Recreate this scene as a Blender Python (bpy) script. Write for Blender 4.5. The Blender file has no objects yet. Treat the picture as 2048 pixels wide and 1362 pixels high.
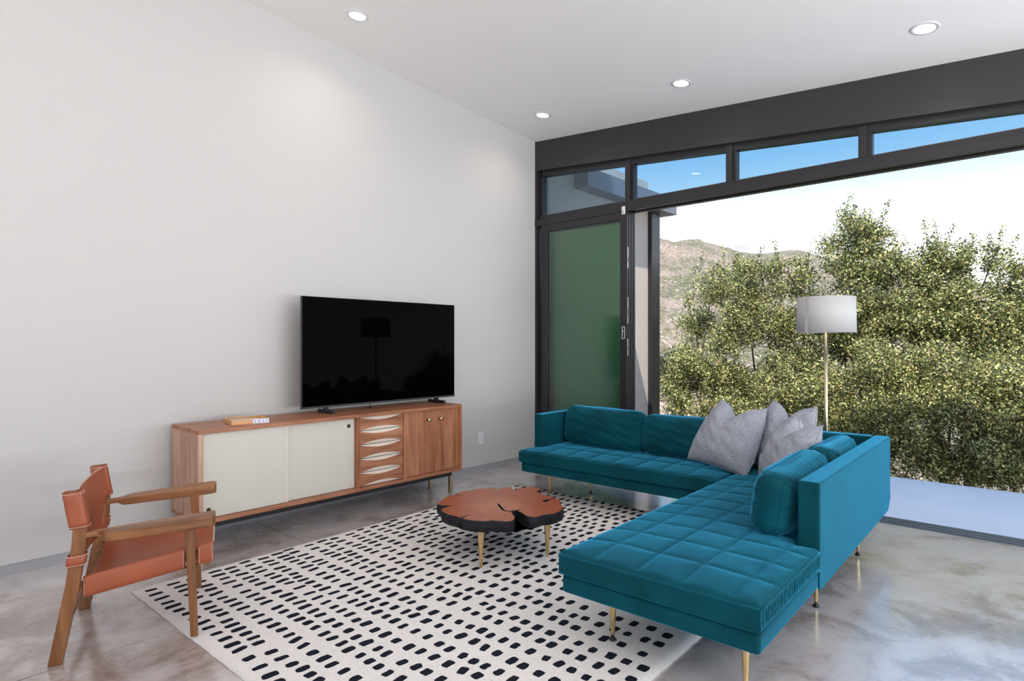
import bpy, bmesh, math, random
import numpy as np
from mathutils import Vector, Matrix

scene = bpy.context.scene
col = scene.collection
RNG = np.random.default_rng(7)
random.seed(7)
PI = math.pi

# ------------------------------------------------------------------ camera
FPX, CXP, HZP = 1206.0, 1024.0, 686.0          # focal length, centre column, horizon row (2048x1362 frame)
TH = math.atan2(1096, 1206)
CAM = np.array([4.174, -4.960, 1.25])
FW = np.array([-math.sin(TH), math.cos(TH), 0.0])
RT = np.array([math.cos(TH), math.sin(TH), 0.0])
cd = bpy.data.cameras.new('camera')
cam = bpy.data.objects.new('camera', cd)
col.objects.link(cam)
cam.location = CAM
cam.rotation_euler = (PI / 2, 0, TH)
cd.sensor_width = 36.0
cd.lens = FPX / 2048 * 36.0
cd.shift_y = (HZP - 681.0) / 2048
cd.clip_end = 8000
scene.camera = cam

# ------------------------------------------------------------------ sky, sun, exposure
w = bpy.data.worlds.new('World')
scene.world = w
w.use_nodes = True
wn, wl = w.node_tree.nodes, w.node_tree.links
wn.clear()
tc = wn.new('ShaderNodeTexCoord'); sp = wn.new('ShaderNodeSeparateXYZ'); rp = wn.new('ShaderNodeValToRGB')
bgn = wn.new('ShaderNodeBackground'); wo = wn.new('ShaderNodeOutputWorld')
wl.new(tc.outputs['Generated'], sp.inputs[0]); wl.new(sp.outputs['Z'], rp.inputs[0])
wl.new(rp.outputs[0], bgn.inputs[0]); wl.new(bgn.outputs[0], wo.inputs[0])
el = rp.color_ramp.elements
el[0].position = 0.0; el[0].color = (0.96, 0.98, 1.0, 1)
el[1].position = 1.0; el[1].color = (0.36, 0.55, 0.88, 1)
for p_, c_ in ((0.12, (0.80, 0.84, 0.88, 1)), (0.17, (0.52, 0.56, 0.60, 1)), (0.22, (0.36, 0.44, 0.50, 1)), (0.27, (0.21, 0.35, 0.47, 1)), (0.33, (0.12, 0.285, 0.48, 1))):
    e_ = el.new(p_); e_.color = c_
bgn.inputs[1].default_value = 1.9

SUND = Vector((-0.25, 0.44, -1.0)).normalized()
sl = bpy.data.lights.new('sun', 'SUN'); sun = bpy.data.objects.new('sun', sl); col.objects.link(sun)
sun.rotation_euler = SUND.to_track_quat('-Z', 'Y').to_euler()
sl.energy = 7.0; sl.angle = 0.009; sl.color = (1.0, 0.93, 0.82)

vs = scene.view_settings
vs.view_transform = 'Standard'; vs.look = 'None'; vs.gamma = 1.0; vs.use_curve_mapping = False
vs.exposure = 0.46
try:
    scene.cycles.use_denoising = True
    scene.cycles.max_bounces = 14; scene.cycles.diffuse_bounces = 8; scene.cycles.transparent_max_bounces = 24
    scene.cycles.glossy_bounces = 4; scene.cycles.sample_clamp_indirect = 6.0
    scene.cycles.caustics_reflective = False; scene.cycles.caustics_refractive = False
except Exception:
    pass

# added fill lights outside wall_back and wall_right, unseen, to brighten the room
DAY = 0.0
def fill_light(name, loc, rot, sx, sy, power):
    l = bpy.data.lights.new(name, 'AREA'); o = bpy.data.objects.new(name, l); col.objects.link(o)
    l.shape = 'RECTANGLE'; l.size = sx; l.size_y = sy; l.energy = power; l.color = (0.93, 0.97, 1.0)
    o.location = loc; o.rotation_euler = rot
    return o
UPT = math.radians(78)     # fill is tilted steeply up to brighten the ceiling
fill_light('fill_back', (4.0, -9.55, 0.95), (PI/2 + UPT, 0, 0), 7.0, 1.6, 25)
fill_light('fill_right', (8.55, -2.9, 0.95), (PI/2 + UPT, 0, PI/2), 5.0, 1.6, 470)

# ------------------------------------------------------------------ pixel helpers (2048x1362 frame)
def ray(px, py): return FW + RT * ((px - CXP) / FPX) + np.array([0, 0, 1.0]) * ((HZP - py) / FPX)
def atz(px, py, z): d = ray(px, py); return CAM + d * ((z - CAM[2]) / d[2])
def atx(px, py, x): d = ray(px, py); return CAM + d * ((x - CAM[0]) / d[0])
def aty(px, py, y): d = ray(px, py); return CAM + d * ((y - CAM[1]) / d[1])

# ------------------------------------------------------------------ mesh builder
class MB:
    def __init__(s): s.v = []; s.f = []
    def add(s, vs_, fs_):
        b = len(s.v); s.v += [tuple(map(float, p)) for p in vs_]; s.f += [tuple(b + i for i in f) for f in fs_]
        return s
    def box(s, x0, x1, y0, y1, z0, z1):
        return s.add([(x0,y0,z0),(x1,y0,z0),(x1,y1,z0),(x0,y1,z0),(x0,y0,z1),(x1,y0,z1),(x1,y1,z1),(x0,y1,z1)],
                     [(0,3,2,1),(4,5,6,7),(0,1,5,4),(1,2,6,5),(2,3,7,6),(3,0,4,7)])
    def hexa(s, p):   # 8 points, bottom ring then top ring
        return s.add(p, [(0,3,2,1),(4,5,6,7),(0,1,5,4),(1,2,6,5),(2,3,7,6),(3,0,4,7)])
    def prism(s, poly, n, d):   # planar 3d polygon extruded by vector d
        k = len(poly); d = np.array(d, float)
        vs_ = [np.array(p, float) for p in poly] + [np.array(p, float) + d for p in poly]
        return s.add(vs_, [tuple(range(k))[::-1], tuple(range(k, 2*k))] + [(i, (i+1) % k, k+(i+1) % k, k+i) for i in range(k)])
    def lathe(s, prof, c=(0,0,0), n=20, ax='z'):
        vs_ = []; fs_ = []
        for r, h in prof:
            for i in range(n):
                a = 2*PI*i/n; q = (r*math.cos(a), r*math.sin(a), h)
                if ax == 'x': q = (h, q[0], q[1])
                if ax == 'y': q = (q[0], h, q[1])
                vs_.append((q[0]+c[0], q[1]+c[1], q[2]+c[2]))
        m = len(prof)
        for j in range(m-1):
            for i in range(n):
                i2 = (i+1) % n; fs_.append((j*n+i, j*n+i2, (j+1)*n+i2, (j+1)*n+i))
        fs_.append(tuple(range(n))[::-1]); fs_.append(tuple((m-1)*n+i for i in range(n)))
        return s.add(vs_, fs_)
    def tube(s, pts, rad, n=8):
        pts = [np.array(p, float) for p in pts]; m = len(pts)
        rs = rad if hasattr(rad, '__len__') else [rad]*m
        vs_ = []; fs_ = []
        for j, p in enumerate(pts):
            t = pts[min(j+1, m-1)] - pts[max(j-1, 0)]; t /= (np.linalg.norm(t) + 1e-9)
            u = np.cross(t, (0, 0, 1.0))
            if np.linalg.norm(u) < 0.15: u = np.cross(t, (1.0, 0, 0))
            u /= np.linalg.norm(u); v = np.cross(t, u)
            for i in range(n):
                a = 2*PI*i/n; vs_.append(p + rs[j]*(math.cos(a)*u + math.sin(a)*v))
        for j in range(m-1):
            for i in range(n):
                i2 = (i+1) % n; fs_.append((j*n+i, (j+1)*n+i, (j+1)*n+i2, j*n+i2))
        fs_.append(tuple(range(n))); fs_.append(tuple((m-1)*n+i for i in range(n))[::-1])
        return s.add(vs_, fs_)
    def build(s, name, mat, parent=None, smooth=False, bevel=0, seg=2, fix=True):
        me = bpy.data.meshes.new(name)
        me.from_pydata(s.v, [], s.f)
        if fix:
            bm = bmesh.new(); bm.from_mesh(me); bmesh.ops.recalc_face_normals(bm, faces=bm.faces); bm.to_mesh(me); bm.free()
        if mat is not None: me.materials.append(mat)
        if smooth: me.polygons.foreach_set('use_smooth', [True]*len(me.polygons))
        o = bpy.data.objects.new(name, me); col.objects.link(o)
        if parent is not None: o.parent = parent
        if bevel:
            b = o.modifiers.new('bevel', 'BEVEL'); b.width = bevel; b.segments = seg; b.limit_method = 'ANGLE'; b.angle_limit = 0.6
            me.polygons.foreach_set('use_smooth', [True]*len(me.polygons))
            wnm = o.modifiers.new('wn', 'WEIGHTED_NORMAL'); wnm.keep_sharp = True
        return o

def tag(o, label=None, cat=None, group=None, kind=None):
    if label: o['label'] = label
    if cat: o['category'] = cat
    if group: o['group'] = group
    if kind: o['kind'] = kind
    return o
def empty(name, loc=(0,0,0), rz=0.0):
    o = bpy.data.objects.new(name, None); col.objects.link(o); o.location = loc; o.rotation_euler = (0, 0, rz)
    o.empty_display_size = 0.1
    return o
def struct(name, mb, mat, label=None, **k):
    o = mb.build(name, mat, **k); o['kind'] = 'structure'
    if label: o['label'] = label
    return o
def copy_tree(o, parent=None):
    c = o.copy(); col.objects.link(c)
    if parent is not None: c.parent = parent
    for ch in list(o.children): copy_tree(ch, c)
    return c

# ------------------------------------------------------------------ materials
def new_mat(name):
    m = bpy.data.materials.new(name); m.use_nodes = True
    nt = m.node_tree; b = nt.nodes['Principled BSDF']
    return m, nt.nodes, nt.links, b
def plain(name, c, rough=0.5, metal=0.0, noise=0.0, nscale=30.0, bump=0.0, bscale=200.0, spec=0.5, **k):
    m, n, l, b = new_mat(name)
    b.inputs['Base Color'].default_value = (*c, 1); b.inputs['Roughness'].default_value = rough
    b.inputs['Metallic'].default_value = metal; b.inputs['Specular IOR Level'].default_value = spec
    t = n.new('ShaderNodeTexCoord')
    if noise:
        nz = n.new('ShaderNodeTexNoise'); nz.inputs['Scale'].default_value = nscale; nz.inputs['Detail'].default_value = 4
        l.new(t.outputs['Object'], nz.inputs['Vector'])
        mx = n.new('ShaderNodeMix'); mx.data_type = 'RGBA'
        mx.inputs[6].default_value = (*[max(0, x*(1-noise)) for x in c], 1); mx.inputs[7].default_value = (*[min(1, x*(1+noise)) for x in c], 1)
        l.new(nz.outputs[0], mx.inputs[0]); l.new(mx.outputs[2], b.inputs['Base Color'])
    if bump:
        nb = n.new('ShaderNodeTexNoise'); nb.inputs['Scale'].default_value = bscale; nb.inputs['Detail'].default_value = 3
        l.new(t.outputs['Object'], nb.inputs['Vector'])
        bp = n.new('ShaderNodeBump'); bp.inputs['Strength'].default_value = bump; bp.inputs['Distance'].default_value = 0.01
        l.new(nb.outputs[0], bp.inputs['Height']); l.new(bp.outputs[0], b.inputs['Normal'])
    for kk, vv in k.items(): b.inputs[kk].default_value = vv
    return m
def wood(name, c0, c1, c2, axis='y', scale=1.0, rough=0.42, board=0.0):
    """grain runs along axis (object space)"""
    m, n, l, b = new_mat(name)
    t = n.new('ShaderNodeTexCoord'); mp = n.new('ShaderNodeMapping')
    sc = {'x': (1.2, 14, 14), 'y': (14, 1.2, 14), 'z': (14, 14, 1.2)}[axis]
    mp.inputs['Scale'].default_value = [q*scale for q in sc]
    l.new(t.outputs['Object'], mp.inputs[0])
    n1 = n.new('ShaderNodeTexNoise'); n1.inputs['Scale'].default_value = 1.0; n1.inputs['Detail'].default_value = 6; n1.inputs['Distortion'].default_value = 1.2
    l.new(mp.outputs[0], n1.inputs['Vector'])
    mp2 = n.new('ShaderNodeMapping'); mp2.inputs['Scale'].default_value = [q*scale*5 for q in sc]
    l.new(t.outputs['Object'], mp2.inputs[0])
    n2 = n.new('ShaderNodeTexNoise'); n2.inputs['Scale'].default_value = 1.0; n2.inputs['Detail'].default_value = 4
    l.new(mp2.outputs[0], n2.inputs['Vector'])
    mm = n.new('ShaderNodeMath'); mm.operation = 'MULTIPLY_ADD'; mm.inputs[1].default_value = 0.35; l.new(n2.outputs[0], mm.inputs[0]); 
    sb = n.new('ShaderNodeMath'); sb.operation = 'MULTIPLY'; sb.inputs[1].default_value = 0.68; l.new(n1.outputs[0], sb.inputs[0]); l.new(sb.outputs[0], mm.inputs[2])
    fac = mm.outputs[0]
    if board:
        vo = n.new('ShaderNodeTexNoise'); vo.inputs['Scale'].default_value = 1.0
        mp3 = n.new('ShaderNodeMapping'); mp3.inputs['Scale'].default_value = [0.15 if q < 2 else 11.0 for q in sc]
        l.new(t.outputs['Object'], mp3.inputs[0])
        sn = n.new('ShaderNodeVectorMath'); sn.operation = 'SNAP'; sn.inputs[1].default_value = (1, 1, 1); l.new(mp3.outputs[0], sn.inputs[0])
        wn_ = n.new('ShaderNodeTexWhiteNoise'); l.new(sn.outputs[0], wn_.inputs['Vector'])
        ad = n.new('ShaderNodeMath'); ad.operation = 'MULTIPLY_ADD'; ad.inputs[1].default_value = board; l.new(wn_.outputs[0], ad.inputs[0]); l.new(fac, ad.inputs[2])
        a2 = n.new('ShaderNodeMath'); a2.operation = 'SUBTRACT'; a2.inputs[1].default_value = board/2; l.new(ad.outputs[0], a2.inputs[0]); fac = a2.outputs[0]
    r = n.new('ShaderNodeValToRGB'); e = r.color_ramp.elements
    e[0].position = 0.33; e[0].color = (*c0, 1); e[1].position = 0.70; e[1].color = (*c2, 1)
    q = e.new(0.5); q.color = (*c1, 1)
    l.new(fac, r.inputs[0]); l.new(r.outputs[0], b.inputs['Base Color'])
    b.inputs['Roughness'].default_value = rough
    bp = n.new('ShaderNodeBump'); bp.inputs['Strength'].default_value = 0.08; bp.inputs['Distance'].default_value = 0.004
    l.new(n2.outputs[0], bp.inputs['Height']); l.new(bp.outputs[0], b.inputs['Normal'])
    return m
def velvet(name):
    m, n, l, b = new_mat(name)
    t = n.new('ShaderNodeTexCoord'); nz = n.new('ShaderNodeTexNoise'); nz.inputs['Scale'].default_value = 5.0; nz.inputs['Detail'].default_value = 5
    l.new(t.outputs['Object'], nz.inputs['Vector'])
    r = n.new('ShaderNodeValToRGB'); r.color_ramp.elements[0].position = 0.3; r.color_ramp.elements[0].color = (0.0, 0.043, 0.056, 1)
    r.color_ramp.elements[1].position = 0.72; r.color_ramp.elements[1].color = (0.0, 0.074, 0.102, 1)
    l.new(nz.outputs[0], r.inputs[0]); l.new(r.outputs[0], b.inputs['Base Color'])
    b.inputs['Roughness'].default_value = 0.85; b.inputs['Specular IOR Level'].default_value = 0.15
    b.inputs['Sheen Weight'].default_value = 1.0; b.inputs['Sheen Roughness'].default_value = 0.34
    b.inputs['Sheen Tint'].default_value = (0.09, 0.60, 1.0, 1)
    n2 = n.new('ShaderNodeTexNoise'); n2.inputs['Scale'].default_value = 900; l.new(t.outputs['Object'], n2.inputs['Vector'])
    bp = n.new('ShaderNodeBump'); bp.inputs['Strength'].default_value = 0.12; bp.inputs['Distance'].default_value = 0.002
    l.new(n2.outputs[0], bp.inputs['Height']); l.new(bp.outputs[0], b.inputs['Normal'])
    return m
def weave(name, ca, cb, scale=420, bump=0.5):
    m, n, l, b = new_mat(name)
    t = n.new('ShaderNodeTexCoord')
    nz = n.new('ShaderNodeTexNoise'); nz.inputs['Scale'].default_value = scale; nz.inputs['Detail'].default_value = 3
    l.new(t.outputs['Object'], nz.inputs['Vector'])
    r = n.new('ShaderNodeValToRGB'); r.color_ramp.elements[0].position = 0.35; r.color_ramp.elements[0].color = (*ca, 1)
    r.color_ramp.elements[1].position = 0.66; r.color_ramp.elements[1].color = (*cb, 1)
    l.new(nz.outputs[0], r.inputs[0]); l.new(r.outputs[0], b.inputs['Base Color'])
    b.inputs['Roughness'].default_value = 0.95; b.inputs['Specular IOR Level'].default_value = 0.1
    bp = n.new('ShaderNodeBump'); bp.inputs['Strength'].default_value = bump; bp.inputs['Distance'].default_value = 0.003
    l.new(nz.outputs[0], bp.inputs['Height']); l.new(bp.outputs[0], b.inputs['Normal'])
    return m
def concrete(name):
    m, n, l, b = new_mat(name)
    t = n.new('ShaderNodeTexCoord')
    def nz(s, d, dist=0.0):
        q = n.new('ShaderNodeTexNoise'); q.inputs['Scale'].default_value = s; q.inputs['Detail'].default_value = d; q.inputs['Distortion'].default_value = dist
        q.inputs['Roughness'].default_value = 0.62
        l.new(t.outputs['Object'], q.inputs['Vector']); return q
    a = nz(0.8, 8, 0.3); c = nz(3.2, 9, 0.5); d = nz(30, 6)
    m1 = n.new('ShaderNodeMath'); m1.operation = 'MULTIPLY_ADD'; m1.inputs[1].default_value = 0.45; l.new(a.outputs[0], m1.inputs[0])
    m2 = n.new('ShaderNodeMath'); m2.operation = 'MULTIPLY_ADD'; m2.inputs[1].default_value = 0.55; l.new(c.outputs[0], m2.inputs[0])
    m3 = n.new('ShaderNodeMath'); m3.operation = 'MULTIPLY'; m3.inputs[1].default_value = 0.10; l.new(d.outputs[0], m3.inputs[0])
    l.new(m3.outputs[0], m2.inputs[2]); l.new(m2.outputs[0], m1.inputs[2])
    r = n.new('ShaderNodeValToRGB'); e = r.color_ramp.elements
    e[0].position = 0.40; e[0].color = (0.235, 0.170, 0.142, 1); e[1].position = 0.64; e[1].color = (0.64, 0.575, 0.567, 1)
    q = e.new(0.50); q.color = (0.39, 0.315, 0.29, 1); q = e.new(0.56); q.color = (0.55, 0.485, 0.475, 1)
    l.new(m1.outputs[0], r.inputs[0]); l.new(r.outputs[0], b.inputs['Base Color'])
    rr = n.new('ShaderNodeMapRange'); rr.inputs[3].default_value = 0.13; rr.inputs[4].default_value = 0.30
    l.new(c.outputs[0], rr.inputs[0]); l.new(rr.outputs[0], b.inputs['Roughness'])
    b.inputs['Specular IOR Level'].default_value = 0.7
    b.inputs['Coat Weight'].default_value = 1.0; b.inputs['Coat Roughness'].default_value = 0.14; b.inputs['Coat IOR'].default_value = 1.85
    return m
def glass(name, tint, refl=1.0, ior=1.5):
    m = bpy.data.materials.new(name); m.use_nodes = True
    n, l = m.node_tree.nodes, m.node_tree.links
    n.remove(n['Principled BSDF']); out = n['Material Output']
    tr = n.new('ShaderNodeBsdfTransparent'); tr.inputs[0].default_value = (*tint, 1)
    gl = n.new('ShaderNodeBsdfGlossy'); gl.inputs['Roughness'].default_value = 0.0; gl.inputs[0].default_value = (refl, refl, refl, 1)
    fr = n.new('ShaderNodeFresnel'); fr.inputs[0].default_value = ior
    mx = n.new('ShaderNodeMixShader')
    l.new(fr.outputs[0], mx.inputs[0]); l.new(tr.outputs[0], mx.inputs[1]); l.new(gl.outputs[0], mx.inputs[2]); l.new(mx.outputs[0], out.inputs[0])
    return m

M = {}
M['wall'] = plain('painted_plaster', (0.555, 0.542, 0.533), 0.72, bump=0.02, bscale=120, spec=0.25)
M['ceil'] = plain('ceiling_paint', (0.89, 0.875, 0.86), 0.8, spec=0.2)
M['base'] = plain('grey_reveal', (0.36, 0.36, 0.38), 0.45)
M['floor'] = concrete('polished_concrete')
M['joint'] = plain('joint_sealant', (0.05, 0.042, 0.04), 0.8)
M['metal_dark'] = plain('dark_bronze_metal', (0.018, 0.017, 0.020), 0.34, spec=0.5, noise=0.1)
M['header'] = plain('dark_painted_steel', (0.028, 0.026, 0.028), 0.45, noise=0.1, nscale=3)
M['track'] = plain('anodised_track', (0.16, 0.17, 0.19), 0.35, metal=0.6)
M['glass_t'] = glass('tinted_glass', (0.66, 0.79, 0.88))
M['glass_d'] = glass('green_glass', (0.72, 0.83, 0.76))
M['velvet'] = velvet('teal_velvet')
M['grey_knit'] = weave('grey_woven_fabric', (0.21, 0.22, 0.262), (0.47, 0.48, 0.545), 230, 0.6)
M['rug'] = weave('ivory_wool', (0.70, 0.64, 0.61), (0.88, 0.825, 0.79), 260, 0.5)
M['rug_dash'] = weave('navy_wool', (0.008, 0.009, 0.016), (0.018, 0.02, 0.032), 300, 0.5)
M['brass'] = plain('brushed_brass', (0.72, 0.53, 0.27), 0.24, metal=1.0, noise=0.06, nscale=60)
M['brass_pale'] = plain('pale_brass', (0.66, 0.56, 0.36), 0.28, metal=1.0, noise=0.05, nscale=60)
M['black'] = plain('black_plastic', (0.010, 0.010, 0.012), 0.4)
M['walnut_y'] = wood('walnut_lengthwise', (0.15, 0.050, 0.022), (0.33, 0.125, 0.060), (0.46, 0.205, 0.108), 'y')
M['walnut_z'] = wood('walnut_upright', (0.14, 0.046, 0.020), (0.34, 0.130, 0.062), (0.49, 0.225, 0.118), 'z', board=0.16)
M['walnut_pale'] = wood('walnut_side', (0.26, 0.13, 0.085), (0.43, 0.24, 0.165), (0.56, 0.35, 0.26), 'z', board=0.16)
M['maple'] = wood('pale_maple', (0.66, 0.55, 0.44), (0.74, 0.64, 0.54), (0.80, 0.71, 0.62), 'y')
M['cream'] = plain('cream_lacquer', (0.60, 0.575, 0.51), 0.5, noise=0.03, nscale=2)
M['teak_y'] = wood('teak_lengthwise', (0.12, 0.042, 0.012), (0.25, 0.098, 0.032), (0.36, 0.155, 0.058), 'x', rough=0.38)
M['teak_z'] = wood('teak_upright', (0.10, 0.036, 0.010), (0.21, 0.080, 0.024), (0.29, 0.120, 0.040), 'z', rough=0.38)
M['leather'] = plain('saddle_leather', (0.33, 0.082, 0.034), 0.42, noise=0.28, nscale=5, bump=0.05, bscale=350, spec=0.45)
M['leather_edge'] = plain('pale_leather_edge', (0.62, 0.44, 0.30), 0.7)
M['thread'] = plain('white_thread', (0.85, 0.80, 0.74), 0.8)
M['screen'] = plain('dark_glass_screen', (0.0008, 0.0008, 0.001), 0.03, spec=0.015)
M['white_plastic'] = plain('white_plastic', (0.74, 0.74, 0.75), 0.35)
M['bark'] = plain('charred_bark', (0.014, 0.014, 0.018), 0.62, noise=0.5, nscale=25, bump=0.9, bscale=45, spec=0.22)
M['stucco'] = plain('tan_stucco', (0.46, 0.385, 0.345), 0.9, noise=0.10, nscale=60, bump=0.9, bscale=85)
M['stucco_warm'] = plain('warm_stucco', (0.46, 0.40, 0.33), 0.9, noise=0.08, nscale=40, bump=0.5, bscale=85)
M['fascia'] = plain('grey_fascia_metal', (0.13, 0.135, 0.165), 0.5)
M['deck'] = plain('deck_concrete', (0.54, 0.57, 0.65), 0.8, noise=0.07, nscale=2.5, bump=0.05, bscale=60)
M['shade'] = plain('linen_shade', (0.48, 0.475, 0.475), 0.9, bump=0.1, bscale=300, spec=0.1)
M['tile_white'] = plain('white_tile', (0.80, 0.81, 0.90), 0.4)
M['ink'] = plain('grey_ink', (0.22, 0.26, 0.38), 0.6)
M['pine'] = wood('honey_pine', (0.42, 0.20, 0.07), (0.62, 0.33, 0.13), (0.74, 0.47, 0.24), 'x')
M['paper'] = plain('grey_paper', (0.60, 0.62, 0.68), 0.8, noise=0.05)
M['lamp_on'] = plain('lit_diffuser', (1, 1, 1), 0.5)
M['lamp_on'].node_tree.nodes['Principled BSDF'].inputs['Emission Color'].default_value = (1.0, 0.95, 0.88, 1)
M['lamp_on'].node_tree.nodes['Principled BSDF'].inputs['Emission Strength'].default_value = 9.0

# ------------------------------------------------------------------ room shell
Hc, SX, SY = 3.408, -0.0773, -0.0687
def ceilz(x, y): return Hc + SX*x + SY*y
XR, YB = 8.0, -9.0
# floor: concrete slabs between saw-cut joints
fl = struct('floor', MB().box(-0.3, XR+0.3, YB-0.3, -0.13, -0.25, -0.012), M['joint'], 'polished brown grey concrete floor with saw cut joints')
xs_ = [-0.3, 1.32, 4.90, XR+0.3]; ys_ = [YB-0.3, -6.6, -3.04, -0.13]
for i in range(3):
    for j in range(3):
        g = 0.003
        MB().box(xs_[i]+(g if i else 0), xs_[i+1]-(g if i < 2 else 0), ys_[j]+(g if j else 0), ys_[j+1]-(g if j < 2 else 0), -0.012, 0.0).build('slab', M['floor'], fl)
wl_ = struct('wall_left', MB().hexa([(-0.2,YB,0.0625),(0,YB,0.0625),(0,0,0.0625),(-0.2,0,0.0625),(-0.2,YB,ceilz(0,YB)+0.1),(0,YB,ceilz(0,YB)+0.1),(0,0,ceilz(0,0)+0.1),(-0.2,0,ceilz(0,0)+0.1)]), M['wall'], 'plain white painted wall behind the television')
struct('baseboard_left', MB().box(-0.2, -0.006, YB, 0, 0.0, 0.0625), M['base'], 'flush grey metal reveal base under the white wall')
# unseen back and right walls; their wide openings are added to let light in
bk = MB(); y0, y1 = YB-0.2, YB
def wall_open(mb, horiz):
    if horiz:
        mb.box(-0.2, 0.5, y0, y1, 0, 4.2); mb.box(7.5, XR+0.2, y0, y1, 0, 4.2); mb.box(0.5, 7.5, y0, y1, 2.9, 4.2); mb.box(0.5, 7.5, y0, y1, 0, 0.2)
    else:
        mb.box(XR, XR+0.2, YB, -8.5, 0, 4.2); mb.box(XR, XR+0.2, -0.4, 0.2, 0, 4.2); mb.box(XR, XR+0.2, -8.5, -0.4, 2.75, 4.2); mb.box(XR, XR+0.2, -8.5, -0.4, 0, 0.1)
wall_open(bk, True); struct('wall_back', bk, M['wall'], 'unseen white wall with a wide opening added to let light in')
rk = MB(); wall_open(rk, False); struct('wall_right', rk, M['wall'], 'unseen white wall with a wide opening added to let light in')
YO = 1.0   # roof overhang beyond the glass
cz = lambda x, y: ceilz(x, y)
mbc = MB().hexa([(-0.2,YB-0.2,cz(-0.2,YB-0.2)),(XR+0.2,YB-0.2,cz(XR+0.2,YB-0.2)),(XR+0.2,0.02,cz(XR+0.2,0.02)),(-0.2,0.02,cz(-0.2,0.02)),
                 (-0.2,YB-0.2,cz(-0.2,YB-0.2)+0.12),(XR+0.2,YB-0.2,cz(XR+0.2,YB-0.2)+0.12),(XR+0.2,0.02,cz(XR+0.2,0.02)+0.12),(-0.2,0.02,cz(-0.2,0.02)+0.12)])
struct('ceiling', mbc, M['ceil'], 'sloping white plaster ceiling')
rz = 0.125
mbr = MB().hexa([(-0.25,YB-0.8,cz(-0.25,YB-0.8)+rz),(XR+0.9,YB-0.8,cz(XR+0.9,YB-0.8)+rz),(XR+0.9,YO,cz(XR+0.9,YO)+rz),(-0.25,YO,cz(-0.25,YO)+rz),
                 (-0.25,YB-0.8,cz(-0.25,YB-0.8)+rz+0.2),(XR+0.9,YB-0.8,cz(XR+0.9,YB-0.8)+rz+0.2),(XR+0.9,YO,cz(XR+0.9,YO)+rz+0.2),(-0.25,YO,cz(-0.25,YO)+rz+0.2)])
struct('roof', mbr, M['stucco_warm'], 'roof slab with eave over the glass wall')
# header beam over the glass
def strip(mb, x0, x1, y0, y1, ztop, zbot):   # ztop/zbot callables of x
    return mb.hexa([(x0,y0,zbot(x0)),(x1,y0,zbot(x1)),(x1,y1,zbot(x1)),(x0,y1,zbot(x0)),(x0,y0,ztop(x0)),(x1,y0,ztop(x1)),(x1,y1,ztop(x1)),(x0,y1,ztop(x0))])
hb = lambda x: 3.098 - 0.0805*x
struct('trim_1', strip(MB(), 0.0, XR, 0.0, 0.22, lambda x: ceilz(x, 0.0)+0.06, hb), M['header'], 'dark painted header beam above the window band')
tb1, tb0 = 2.61, 2.50     # transom bar
bar = struct('trim_2', MB().box(0.0, XR, 0.03, 0.09, tb0+0.03, tb1), M['metal_dark'], 'dark metal transom bar above the sliding doors', bevel=0.004)
for k, (ya, yb) in enumerate(((-0.005, 0.03), (0.036, 0.066), (0.072, 0.102), (0.108, 0.16))):
    MB().box(0.0, XR, ya, yb, tb0+(0.0 if k in (0, 3) else 0.02), tb0+0.06).build('head_track', M['metal_dark'], bar)
struct('trim_3', MB().box(0.0, 0.028, 0.0, 0.17, 0.0, hb(0)), M['metal_dark'], 'dark metal jamb against the white wall')
# transom windows
mull = [0.045, 1.094, 2.079, 3.075, 4.05, 5.05, 6.05, 7.05]
TW = 0.055
for i in range(7):
    xa, xb = mull[i] + (TW*1.0 if i else 0.0), mull[i+1]
    ft = lambda x: hb(x)
    wdw = struct('window_%d' % (i+1), strip(MB(), xa, xb, 0.085, 0.093, lambda x: ft(x)-0.05, lambda x: tb1), M['glass_t'], 'tinted transom pane in a dark frame')
    fr = MB()
    strip(fr, xa, xb, 0.05, 0.13, ft, lambda x: ft(x)-0.052)
    fr.build('head_frame', M['metal_dark'], wdw)
    f2 = MB(); strip(f2, xb, xb+TW*(1.0), 0.035, 0.14, ft, lambda x: tb1); f2.build('mullion', M['metal_dark'], wdw, bevel=0.003)
    f3 = MB(); strip(f3, xa, xb, 0.07, 0.12, lambda x: tb1+0.014, lambda x: tb1); f3.build('glazing_bead', M['track'], wdw)
    if i == 0:
        f4 = MB(); strip(f4, 0.028, 0.06, 0.05, 0.13, ft, lambda x: tb1); f4.build('jamb_frame', M['metal_dark'], wdw)
    else:
        f4 = MB(); strip(f4, xa, xa+0.03, 0.06, 0.12, ft, lambda x: tb1); f4.build('jamb_frame', M['metal_dark'], wdw)
# threshold with its four tracks
sill = struct('trim_4', MB().box(-0.2, XR, -0.13, 0.105, -0.2, -0.024), M['black'], 'dark recessed sliding door threshold')
for k in range(4):
    yk = -0.095 + k*0.055
    MB().box(-0.2, XR, yk, yk+0.034, -0.024, -0.006).build('track_rail', M['track'], sill, bevel=0.003)
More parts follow.
